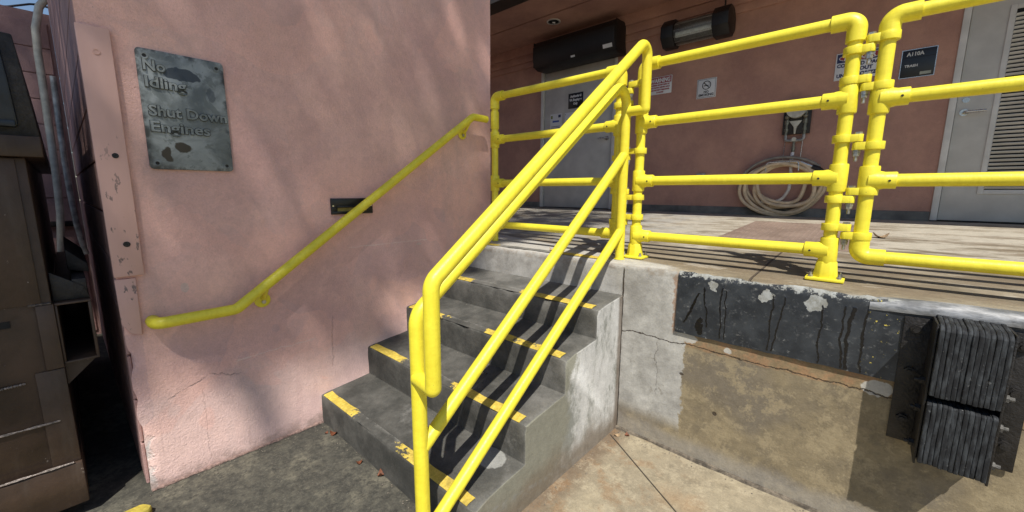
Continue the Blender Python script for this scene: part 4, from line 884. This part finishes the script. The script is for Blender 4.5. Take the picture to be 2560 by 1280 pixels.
def flange(parent, x, y=YF):
    fz = floor_z(y)
    o = MB().box((x-0.066, y-0.052, fz+0.001), (x+0.066, y+0.052, fz+0.014)).build('base_plate', M_YEL, parent, 0.003)
    mb = MB(); poly0 = [(0.047*math.cos(R(22.5+45*i)), 0.040*math.sin(R(22.5+45*i))) for i in range(8)]
    vs = [(x+p[0], y+p[1], fz+0.012) for p in poly0]+[(x+p[0]*0.80, y+p[1]*0.85, fz+0.082) for p in poly0]
    mb.add(vs, [list(range(8))[::-1], list(range(8, 16))]+[(i, (i+1) % 8, 8+(i+1) % 8, 8+i) for i in range(8)]); mb.build('socket', M_YEL, parent, 0.003)
    for sx in (-0.048, 0.048):
        for sy in (-0.036, 0.036):
            MB().cyl((x+sx, y+sy, fz+0.013), (x+sx, y+sy, fz+0.023), 0.0095, 6).cyl((x+sx, y+sy, fz+0.02), (x+sx, y+sy, fz+0.034), 0.0055, 10).build('bolt', M_BOLT, o)
    return o
def collar(parent, x, z, tabdir, length, y=YF, h=0.015):
    """one half of a hinge: a ring round the post and a tab reaching to the pin"""
    mb = MB().tube([(x, y, z-h), (x, y, z+h)], 0.0352, 24)
    yc = y-0.010
    mb.box((min(x+tabdir*0.02, x+tabdir*length), yc-0.016, z-h*0.96), (max(x+tabdir*0.02, x+tabdir*length), yc+0.016, z+h*0.96))
    mb.cyl((x+tabdir*length, yc, z-h*0.97), (x+tabdir*length, yc, z+h*0.97), 0.016, 16)
    return mb.build('hinge_collar', M_YEL, parent, 0.0012)
def hinge_bolt(parent, x, z0, z1, y=YF-0.010):
    return MB().cyl((x, y, z1), (x, y, z1+0.008), 0.0125, 6).cyl((x, y, z0-0.012), (x, y, z0), 0.013, 6).cyl((x, y, z0-0.024), (x, y, z0-0.012), 0.0115, 6).cyl((x, y, z0-0.044), (x, y, z1+0.004), 0.0058, 10).build('hinge_bolt', M_BOLT, parent)
P1X, P2X, GX, LR, LL = -0.027, 0.838, 0.934, -0.158, -1.140
# fixed panel between the two floor-mounted posts
rail = thing('dock_railing', ((P1X+P2X)/2, YF, floor_z(YF)), 'fixed yellow pipe railing of four rails bolted to the dock edge', 'railing')
for px, d in ((P1X, 1), (P2X, -1)):
    pipe(rail, 'post', [(px, YF, floor_z(YF)+0.02), (px, YF, ZR[3]-0.03)])
    flange(rail, px); elbow(rail, px, ZR[3], d, -1)
    for z in ZR[:3]: tee(rail, px, z, d)
for z in ZR: pipe(rail, 'rail', [(P1X+0.03, YF, z), (P2X-0.03, YF, z)])
# right swing gate
gate = thing('swing_gate', (1.5, YF, ZR[0]-0.05), 'yellow pipe swing gate hinged to the right of the dock railing', 'gate')
GZ = [z-0.012 for z in ZR]; GX2 = 2.05
for px, d in ((GX, 1), (GX2, -1)):
    pipe(gate, 'post', [(px, YF, GZ[0]+0.03), (px, YF, GZ[3]-0.03)])
    elbow(gate, px, GZ[3], d, -1); elbow(gate, px, GZ[0], d, 1)
    for z in GZ[1:3]: tee(gate, px, z, d)
for z in GZ: pipe(gate, 'rail', [(GX+0.03, YF, z), (GX2-0.03, YF, z)])
mid = (P2X+GX)/2
for za, zb in ((1.880, 1.912), (1.768, 1.736), (1.545, 1.513), (1.303, 1.335), (1.188, 1.156)):
    collar(rail, P2X, za, 1, mid-P2X); collar(gate, GX, zb, -1, GX-mid); hinge_bolt(gate, mid, min(za, zb)-0.015, max(za, zb)+0.015)
# left swing gate across the head of the stairs
lg = thing('swing_gate', (-0.65, YF, ZR[0]-0.05), 'yellow pipe swing gate closing the top of the stairs beside the pink wall', 'gate')
for px, d in ((LR, -1), (LL, 1)):
    pipe(lg, 'post', [(px, YF, (ZR[0]+0.03) if px == LR else floor_z(YF)+0.005), (px, YF, ZR[3]-0.03)])
    elbow(lg, px, ZR[3], d, -1)
    if px == LR: elbow(lg, px, ZR[0], d, 1)
    else: tee(lg, px, ZR[0], d)
    for z in ZR[1:3]: tee(lg, px, z, d)
for z in ZR: pipe(lg, 'rail', [(LL+0.03, YF, z), (LR-0.03, YF, z)])
sleeve(lg, LL, 1.775, 1.895)
m2 = (P1X+LR)/2
for za, zb in ((1.905, 1.873), (1.775, 1.807), (1.552, 1.520), (1.300, 1.332), (1.190, 1.158)):
    collar(rail, P1X, za, -1, P1X-m2); collar(lg, LR, zb, 1, m2-LR); hinge_bolt(lg, m2, min(za, zb)-0.015, max(za, zb)+0.015)

# ------------------------------------------------------------------ stair guard rail with handrail
XG, XH = -0.075, 0.030
sg = thing('stair_railing', (XG, -0.55, 0), 'yellow pipe stair railing with looped handrail along the open stair side', 'railing')
gz = ground_z(XG, -1.27); YU = 0.088
pipe(sg, 'guard_frame', [(XG, -1.270, gz-0.005), (XG, -1.270, 0.945), (XG, YU, 1.926), (XG, YU, floor_z(YU)+0.001)], RP+0.0005, bend=0.075, n=22)
pipe(sg, 'mid_rail', [(XG, -1.262, 0.484), (XG, YU-0.006, 1.524)]); pipe(sg, 'mid_rail', [(XG, -1.262, 0.140), (XG, YU-0.006, 1.112)])
pipe(sg, 'handrail', [(XG+0.005, -1.276, 0.737), (XH, -1.290, 0.737), (XH, -1.288, 1.066), (XH, 0.078, 2.088), (XH, 0.088, 1.750), (XG+0.005, YU, 1.750)], RP+0.0005, bend=[0, 0.006, 0.055, 0.045, 0.006, 0], n=22)
MB().ring((XG, YU, floor_z(YU)+0.0005), (XG, YU, floor_z(YU)+0.004), 0.030, 0.025, 20).build('weld_ring', M_YEL, sg)

# ------------------------------------------------------------------ wall handrail
wh = thing('wall_handrail', (-1.18, -0.8, 0.75), 'yellow handrail sloping up the pink stucco wall', 'handrail')
XR = -1.186
pipe(wh, 'handrail_pipe', [(XW+0.008, -1.775, 0.784), (XR, -1.775, 0.784), (XR, -1.490, 0.786), (XR, 0.008, 1.842), (XR, 0.140, 1.842)], bend=0.045, n=22)
for (y, z) in ((-1.362, 0.790), (-0.030, 1.728)):
    zp = 0.786+(y+1.490)*0.705
    br = MB().tube([(XW+0.003, y, z), (XW+0.009, y, z)], 0.036, 22).build('wall_bracket', M_YEL, wh, 0.001)
    MB().tube([(XW+0.008, y, z+0.012), (XW+0.035, y, z+0.012), (XR+0.004, y, zp-0.022)], 0.010, 10, bend=0.02).build('bracket_arm', M_YEL, br)
    MB().cyl((XW+0.009, y+0.004, z-0.008), (XW+0.017, y+0.004, z-0.008), 0.010, 6).build('bolt', M_BOLT, br)

# ------------------------------------------------------------------ cast sign on the pink wall
sy0, sy1, sz0, sz1 = -1.7165, -1.4290, 1.4150, 1.8830
cs = thing('cast_sign', (XW, (sy0+sy1)/2, sz0), 'weathered grey metal sign reading No Idling Shut Down Engines on pink wall', 'sign')
def rrect(a0, a1, b0, b1, r, n=5):
    out = []
    for (ca, cb_, s0) in ((a1-r, b1-r, 0), (a0+r, b1-r, 90), (a0+r, b0+r, 180), (a1-r, b0+r, 270)):
        for i in range(n+1): t = R(s0+90*i/n); out.append((ca+r*math.cos(t), cb_+r*math.sin(t)))
    return out
MB().prism(rrect(sy0, sy1, sz0, sz1, 0.015), 'x', XW-0.006, XW+0.013).build('sign_plate', M_SIGN, cs, 0.002)
for t, y, z, f, sz in (('No', -1.6985, 1.802, 0.068, 0.058), ('Idling', -1.6985, 1.738, 0.130, 0.058), ('Shut Down', -1.6985, 1.628, 0.262, 0.058), ('Engines', -1.6985, 1.566, 0.196, 0.058)):
    text_mb(t, sz, (XW+0.0125, y, z), RY, UZ, 0.0075, 0.0012, 'LEFT', f).build('lettering', M_SIGN, cs, smooth=20)
    text_mb(t, sz, (XW+0.0122, y-0.0022, z), RY, UZ, 0.0035, 0.0032, 'LEFT', f+0.0045).build('letter_outline', M_SIGND, cs, smooth=20)
for (y, z) in ((sy0+0.026, sz1-0.028), (sy1-0.026, sz1-0.028), (sy0+0.024, sz0+0.024), (sy1-0.024, sz0+0.024)):
    MB().ring((XW+0.0128, y, z), (XW+0.0165, y, z), 0.0125, 0.007, 16).build('screw_boss', M_SIGN, cs); MB().cyl((XW+0.0128, y, z), (XW+0.0142, y, z), 0.0068, 12).build('screw', M_DARKST, cs)

# ------------------------------------------------------------------ step light
sl = thing('step_light', (XW, -0.867, 1.20), 'small black rectangular step light set in the pink wall', 'light')
a0, a1, b0, b1 = -0.990, -0.745, 1.200, 1.288; X0, X1 = XW-0.005, XW+0.012
MB().box((X0, a0, 1.240), (X1, a1, b1)).box((X0, a0, b0), (X1, a1, 1.216)).box((X0, a0, 1.216), (X1, a0+0.034, 1.240)).box((X0, a1-0.034, 1.216), (X1, a1, 1.240)).build('faceplate', M_PLAQ, sl, 0.0015)
bx('lens', (X0, a0+0.034, 1.216), (XW+0.005, a1-0.034, 1.240), M_LENS, sl)
MB().box((XW+0.012, a0+0.03, 1.236), (XW+0.019, a1-0.03, 1.246)).build('hood', M_PLAQ, sl, 0.002)
for y in (a0+0.010, a1-0.010): MB().cyl((X1, y, 1.247), (X1+0.0025, y, 1.247), 0.005, 10).build('screw', M_CHROME, sl)

# ------------------------------------------------------------------ dock bumper
bp = thing('dock_bumper', (1.24, -0.08, 0.40), 'black laminated rubber dock bumper of two stacked blocks', 'bumper')
D = 0.150
cache = {}
for (z0, z1, up_) in ((0.668, 0.925, True), (0.428, 0.652, False)):
    blk = thing('rubber_block', (1.238, -0.08, z0), None, None); blk.parent = bp; blk.location = Vector((1.238, -0.08, z0))-WL[bp]
    nL = 13; x0, x1 = 1.163, 1.316; w = (x1-x0)/nL
    for i in range(nL):
        ins = 0.0035*random.random(); zt = z1-0.005*random.random()-(0.010 if up_ else 0); db = 0.004*random.random(); ta = 0.030 if up_ else 0.010
        a, b = x0+i*w+0.0001, x0+(i+1)*w-0.0001
        fy, ky = -D+ins, random.random()*9
        prof_ = [(-0.012, z0+db)]+[(fy+0.002*mnoise.noise(Vector((ky, q*1.3, 0))), z0+db+0.003+(z1-ta-z0-0.003)*q/7) for q in range(8)]+[(fy+ta*0.25, zt-ta*0.28), (fy+ta, zt), (-0.012, zt+(0.006 if up_ else 0))]
        m = MB(); k = len(prof_); wv = [0.0010*mnoise.noise(Vector((ky+2, p_[1]*14, i*0.15))) for p_ in prof_]
        vs = [(a+wv[q], p_[0], p_[1]) for q, p_ in enumerate(prof_)]+[(b+wv[q], p_[0], p_[1]) for q, p_ in enumerate(prof_)]
        m.add(vs, [list(range(k))[::-1], list(range(k, 2*k))]+[(q, (q+1) % k, k+(q+1) % k, k+q) for q in range(k)])
        m.build('rubber_layer', M_RUB, blk, 0.0022, 50, 2)
M_OLDB = plain('paint_caked_bolt', (0.13, 0.125, 0.115), 0.75, 0.1, 0.6, 60, 0.4)
M_BRK = plain('black_bracket_steel', (0.020, 0.018, 0.017), 0.5, 0.2, 0.5, 26, 0.4)
for sgn, xf, xo in ((-1, 1.161, 1.088), (1, 1.318, 1.391)):
    lo_, hi_ = min(xf, xo), max(xf, xo)
    br = MB().box((lo_, -0.016, 0.432), (hi_, -0.0105, 0.898)).box((min(xf, xf+sgn*0.006), -0.135, 0.418), (max(xf, xf+sgn*0.006), -0.0162, 0.912)).build('angle_bracket', M_BRK, bp, 0.0015)
    for z in (0.855, 0.70, 0.52): MB().cyl(((xo+xf)/2-sgn*-0.004, -0.016, z), ((xo+xf)/2-sgn*-0.004, -0.026, z), 0.017, 6).cyl(((xo+xf)/2-sgn*-0.004, -0.026, z), ((xo+xf)/2-sgn*-0.004, -0.034, z), 0.009, 10).build('bolt', M_BRK, br)
    for z in (0.60, 0.70, 0.47):
        MB().cyl((xf+sgn*0.006, -0.085, z), (xf+sgn*0.020, -0.085, z), 0.013, 6).cyl((xf+sgn*0.02, -0.085, z), (xf+sgn*0.032, -0.085, z), 0.007, 8).build('tie_rod_nut', M_OLDB if sgn > 0 else M_BRK, br)

# ------------------------------------------------------------------ dumpster
XD = -1.30; YD = -2.043
du = thing('dumpster', (-2.3, -3.0, 0), 'brown steel dumpster with fork pocket and dark lid at the left edge', 'dumpster')
gl = 0.03
bx('body', (-3.4, -4.0, 0.20), (XD, YD, 1.440), M_DUMP, du, 0.004)
bx('bottom_channel', (-3.4, -4.0, 0.085), (XD+0.022, YD+0.006, 0.262), M_DUMP, du, 0.005)
bx('pocket_plate', (-2.9, -2.085, 0.655), (XD+0.012, YD+0.004, 0.905), M_DUMP, du, 0.003)
bx('corner_plate', (XD-0.05, -2.115, 0.264), (XD+0.007, YD+0.003, 0.652), M_DUMP, du, 0.002)
bx('front_plate', (XD-0.01, -4.0, 0.912), (XD+0.008, -2.068, 1.436), M_DUMP, du, 0.002)
for (y0, z0, y1, z1) in ((-4.0, 0.475, -2.075, 0.447), (-4.0, 0.30, -2.06, 0.268), (-2.10, 0.909, -2.046, 0.909), (-2.30, 0.62, -2.14, 0.623)):
    pts = [(XD+0.0085 if z0 > 0.3 else XD+0.0225, y0+(y1-y0)*i/60, z0+(z1-z0)*i/60) for i in range(61)]
    MB().tube(pts, [0.0038+0.0016*math.sin(i*2.4) for i in range(61)], 6).build('weld_seam', M_WELD, du)
bx('slot', (XD-0.01, -2.30, 0.838), (XD+0.0035, -2.148, 0.862), M_GAP, du)
ro = MB().box((-3.4, -4.0, 1.442), (XD+0.035, -1.998, 1.514)).build('top_rim', M_DUMP, du, 0.005)
MB().prism([(-4.0, 1.514), (-1.999, 1.514), (-2.012, 1.70), (-2.024, 1.86), (-4.0, 1.95)], 'x', -2.9, XD-0.02).build('upper_hopper', M_DARKST, du, 0.004)
MB().prism([(-4.0, 1.548), (-2.044, 1.548), (-2.050, 1.72), (-2.060, 1.88), (-4.0, 1.97)], 'x', XD-0.03, XD-0.004).build('lid', M_LID, du, 0.008)
MB().box((XD-0.02, -4.0, 1.545), (XD+0.004, -2.05, 1.567)).build('lid_lip', M_LID, du, 0.004)
fp_ = MB(); y0, y1, z0, z1, t = YD+0.0045, -1.942, 0.664, 0.905, 0.009
for lo, hi in (((-3.2, y0, z1-t), (XD+0.004, y1, z1)), ((-3.2, y0, z0), (XD+0.004, y1, z0+t)), ((-3.2, y1-t, z0+t), (XD+0.004, y1, z1-t)), ((-3.2, y0, z0+t), (XD+0.004, y0+t*0.8, z1-t))): fp_.box(lo, hi)
fp_.build('fork_pocket', M_DUMP, du, 0.002)
MB().prism([(y0, 0.662), (y1-0.01, 0.662), (y0, 0.575)], 'x', XD-0.03, XD-0.018).build('gusset', M_DUMP, du)
MB().prism([(y0, 0.907), (y1+0.0, 0.907), (y1-0.012, 0.955), (y0, 1.02)], 'x', XD-0.05, XD-0.03).build('gusset', M_DARKST, du, 0.002)
MB().box((XD-0.75, -1.985, 0.925), (XD-0.035, -1.945, 0.985), Matrix.Translation((0, 0, 0.0))).build('lift_arm', M_DARKST, du, 0.004)
MB().prism([(-1.99, 1.00), (-1.93, 0.985), (-1.93, 1.02), (-1.99, 1.09)], 'x', XD-0.9, XD-0.2).build('lift_arm', M_DARKST, du, 0.004)
for (x, y) in ((XD-0.25, -2.2), (XD-0.25, -3.7), (-3.2, -2.2), (-3.2, -3.7)):
    g0 = ground_z(x, y); MB().box((x-0.12, y-0.03, g0+0.0), (x+0.12, y+0.03, 0.0855)).build('skid', M_DARKST, du, 0.003)
for i in range(9):
    y = -2.06-random.random()*0.28; z = 0.3+random.random()*1.1
    MB().sphere((XD+0.0125 if z > 0.92 else XD+0.0135 if z > 0.655 else XD+0.006, y, z), 0.002+0.003*random.random(), 6, 4, (0.4, 1, 1.2)).build('paint_blister', M_DUMP if i % 3 else M_WELD, du)

# ------------------------------------------------------------------ enclosure wall, pipes and cable behind the dumpster
ew = thing('enclosure_wall', (-4.35, -3.2, 0), 'pink painted block wall of the enclosure behind the dumpster', 'wall')
bx('wall_core', (-4.6, -6.0, -0.05), (-4.212, YC-0.001, 2.735), M_PINKB, ew)
blocks(ew, (-4.212, -1.885, 0), (0, -1, 0), 1.6, 13, 0.06, (1, 0, 0), M_PINKB)
bx('ledge', (-4.199, -3.5, 1.02), (-4.15, -1.90, 1.065), M_DARKST, ew, 0.008)
pv = MB().tube([(-3.95, -1.70, 2.86), (-4.10, -1.850, 2.86), (-4.10, -1.915, 2.75), (-4.10, -1.953, 2.58), (-4.10, -1.962, 2.40), (-4.10, -1.966, 2.10), (-4.10, -1.972, 1.75), (-4.10, -1.978, 1.45), (-4.10, -1.990, 1.15), (-4.10, -2.010, 0.95), (-4.10, -2.035, 0.70), (-4.10, -2.04, 0.0)], 0.024, 12, bend=0.05).build('pvc_pipe', M_PVC); tag(pv, 'long pale PVC pipe rising in front of the enclosure wall', 'pipe')
cd = MB().tube([(-3.9, -1.906, 2.20), (-3.9, -1.914, 1.90), (-3.9, -1.920, 1.56), (-3.9, -1.919, 1.30), (-3.9, -1.912, 1.05), (-3.9, -1.898, 0.90), (-3.9, -1.885, 0.80)], 0.019, 12, bend=0.05).build('conduit', M_FLEX); tag(cd, 'short grey conduit on the dark end of the stucco wall', 'conduit')
cb_ = MB().tube([(-4.45, -2.30, 2.735), (-4.35, -2.08, 2.77), (-4.30, -1.96, 2.812), (-4.28, -1.91, 2.818), (-4.25, -1.84, 2.80), (-4.2, -1.7, 2.76)], 0.008, 8, bend=0.05).build('cable', M_BLACK); tag(cb_, 'black cable arching over the enclosure wall top', 'cable')

# ------------------------------------------------------------------ small things on the ground
ks = MB(); ks.prism([(-1.150, -1.895), (-1.110, -1.868), (-1.085, -1.882), (-1.03, -2.6), (-1.11, -2.6)], 'z', ground_z(-1.1, -1.9)-0.005, ground_z(-1.1, -1.9)+0.036)
tag(ks.build('kerb', M_KERB, None, 0.012), 'yellow painted kerb end on the ground by the pink wall corner', 'kerb')
def leaf(x, y, z, s, rz, curl, mat, label):
    mb = MB(); M = Matrix.Translation((x, y, z)) @ Matrix.Rotation(rz, 4, 'Z'); n = 6
    for side in (0.0, 0.0006):
        for i in range(n+1):
            t = i/n; w = s*0.42*math.sin(math.pi*min(1, max(0.06, t*0.94+0.03))); zc = curl*s*(4*(t-0.5)**2)
            for j in (-1, 0, 1): mb.v.append(M @ Vector((s*(t-0.5), w*j, zc+abs(j)*0.35*w*curl+0.0012+side)))
    for i in range(n):
        for j in range(2): a = i*3+j; mb.f.append([a, a+1, a+4, a+3]); b = a+3*(n+1); mb.f.append([b+3, b+4, b+1, b])
    return tag(mb.build('dry_leaf', mat), label, 'leaf', 'dry leaves')
leaf(-1.10, -1.128, ground_z(-1.1, -1.13), 0.040, 0.6, 0.5, M_LEAFDRY, 'curled red brown leaf nearest the pink wall at the first step')
leaf(-1.14, -1.150, ground_z(-1.14, -1.15), 0.022, 2.1, 0.4, M_LEAFDRY, 'tiny red brown leaf tucked in the corner of wall and step')
leaf(-0.775, -1.150, ground_z(-0.77, -1.15), 0.030, 1.2, 0.5, M_LEAFDRY, 'middle red brown leaf in front of the first step')
leaf(-0.62, -1.125, ground_z(-0.62, -1.12), 0.034, 2.6, 0.7, M_LEAFDRY, 'curled red brown leaf nearest the stair railing post')
leaf(0.045, -0.075, 0.0, 0.034, 0.9, 0.3, M_LEAFTAN, 'pale tan leaf in the corner of stairs and dock')
leaf(0.085, -0.038, 0.0, 0.030, 2.2, 0.4, M_LEAFDRY, 'red brown leaf beside the dock footing')
leaf(-0.010+0.0, -0.11, 0.0, 0.024, 0.2, 0.3, M_LEAFDRY, 'small brown leaf against the stair side foot') if False else None
leaf(-0.44, -0.62, 0.395, 0.030, 0.3, 0.5, M_LEAFTAN, 'tan leaf lying on the second tread under the railing')
leaf(-0.55, 0.10, floor_z(0.10), 0.040, 0.1, 0.4, M_LEAFTAN, 'pale leaf at the dock edge above the stairs')
leaf(1.02, 1.75, floor_z(1.75), 0.09, 0.4, 0.4, M_LEAFTAN, 'pale leaf on the dock floor behind the right gate')

rg = random.Random(11); mb = MB()
def chip(x, y, z, r):
    vs = [(x+r*rg.uniform(0.5, 1)*math.cos(a), y+r*rg.uniform(0.5, 1)*math.sin(a), z+0.0004) for a in (0, 1.3, 2.5, 3.8, 5.0)]
    mb.add(vs+[(x, y, z+r*rg.uniform(0.4, 0.9))], [(0, 1, 5), (1, 2, 5), (2, 3, 5), (3, 4, 5), (4, 0, 5), (4, 3, 2, 1, 0)])
for i in range(260):
    t = rg.random(); w = abs(rg.gauss(0, 0.025))
    x, y = ((XW+0.012+w, YC+t*(YR[0]-YC)), (XW+t*1.26, YR[0]-0.008-w), (0.008+w, YR[0]+t*1.1), (t*1.5, -0.03-w))[i % 4]
    chip(x, y, ground_z(x, y)+0.002, rg.uniform(0.0015, 0.0055))
for i in range(160): x, y = rg.uniform(-1.2, 1.6), rg.uniform(-1.9, -0.05); (chip(x, y, ground_z(x, y)+0.002, rg.uniform(0.001, 0.0035)) if not (x < 0.02 and y > YR[0]-0.02) else None)
for k in range(4):
    for i in range(22): x = rg.uniform(XW+0.02, -0.05); chip(x, YR[k+1]-0.012-abs(rg.gauss(0, 0.02)), ZT[k]-0.002, rg.uniform(0.001, 0.004))
tag(mb.build('grit', plain('loose_grit', (0.22, 0.19, 0.15), 0.9, 0, 0.6, 200)), 'loose grit and plaster crumbs gathered along walls and steps', 'grit', kind='stuff')

# ------------------------------------------------------------------ trees (one shades the wall from behind the camera, one shows over the enclosure)
def leaf_cloud(samples, size):
    mb = MB()
    for p in samples:
        a = Vector((random.gauss(0, 1), random.gauss(0, 1), random.gauss(0, 0.6))).normalized(); b = a.orthogonal().normalized(); b = Matrix.Rotation(random.random()*6.28, 3, a) @ b
        s = size*(0.6+0.8*random.random()); c = a.cross(b)
        o = len(mb.v); mb.v += [p-b*s, p-c*s*0.45, p+b*s, p+c*s*0.45]; mb.f.append([o, o+1, o+2, o+3])
    return mb
tr = thing('tree', (2.4, -8.6, 0), 'tall leafy tree standing behind the viewer', 'tree')
MB().tube([(2.4, -8.6, -0.1), (2.35, -8.5, 3), (2.4, -8.2, 7), (2.3, -7.6, 10.5), (2.2, -7.0, 13.5)], [0.34, 0.28, 0.23, 0.16, 0.05], 10).tube([(2.4, -8.2, 7), (3.2, -7.3, 10.5), (3.9, -6.0, 13.6)], [0.14, 0.09, 0.03], 8).tube([(2.3, -7.6, 10.5), (1.2, -6.4, 12.6), (0.6, -5.2, 14)], [0.11, 0.07, 0.03], 8).tube([(2.3, -7.6, 10.5), (2.6, -5.6, 13), (2.5, -4.4, 14.2)], [0.11, 0.07, 0.03], 8).build('trunk', M_BARK, tr)
rnd = random.Random(3); pts = []
while len(pts) < 15500:
    d = Vector((rnd.uniform(-1, 1), rnd.uniform(-1, 1), rnd.uniform(-1, 1)))
    p = Vector((2.0+d.x*3.9, -6.4+d.y*3.2, 14.0+d.z*1.2))
    if (d.y**4+d.z**2) > 1: continue
    u = p.x-SX*p.z; v = p.y+SY*p.z
    lim = -1.50+0.09*mnoise.noise(Vector((v*1.6, 0.3, 0)))+0.06*mnoise.noise(Vector((v*5, 2.3, 0)))
    if u < -7.0 or u > lim+0.20: continue
    if u > lim and not (mnoise.noise(Vector((v*5, u*5, 3.0))) > 0.25 and rnd.random() < 0.8): continue
    if mnoise.noise(Vector((v*2.2, u*2.2, 8.0))) < -0.35 and rnd.random() < 0.15: continue
    pts.append(p)
random.seed(5); leaf_cloud(pts, 0.105).build('crown', M_LEAF, tr, smooth=0)
t2 = thing('tree', (-7.2, -2.9, 0), 'dark leafy tree just showing above the enclosure wall', 'tree')
MB().tube([(-7.2, -2.9, -0.1), (-7.25, -2.8, 2.0), (-7.1, -2.6, 4.0)], [0.16, 0.12, 0.05], 9).build('trunk', M_BARK, t2)
pts = []
while len(pts) < 2500:
    d = Vector((rnd.uniform(-1, 1), rnd.uniform(-1, 1), rnd.uniform(-1, 1)))
    if d.length > 1: continue
    p = Vector((-7.1+d.x*0.9, -2.85+d.y*0.75, 4.2+d.z*0.75)); pts.append(p)
leaf_cloud(pts, 0.07).build('crown', M_LEAF, t2, smooth=0)
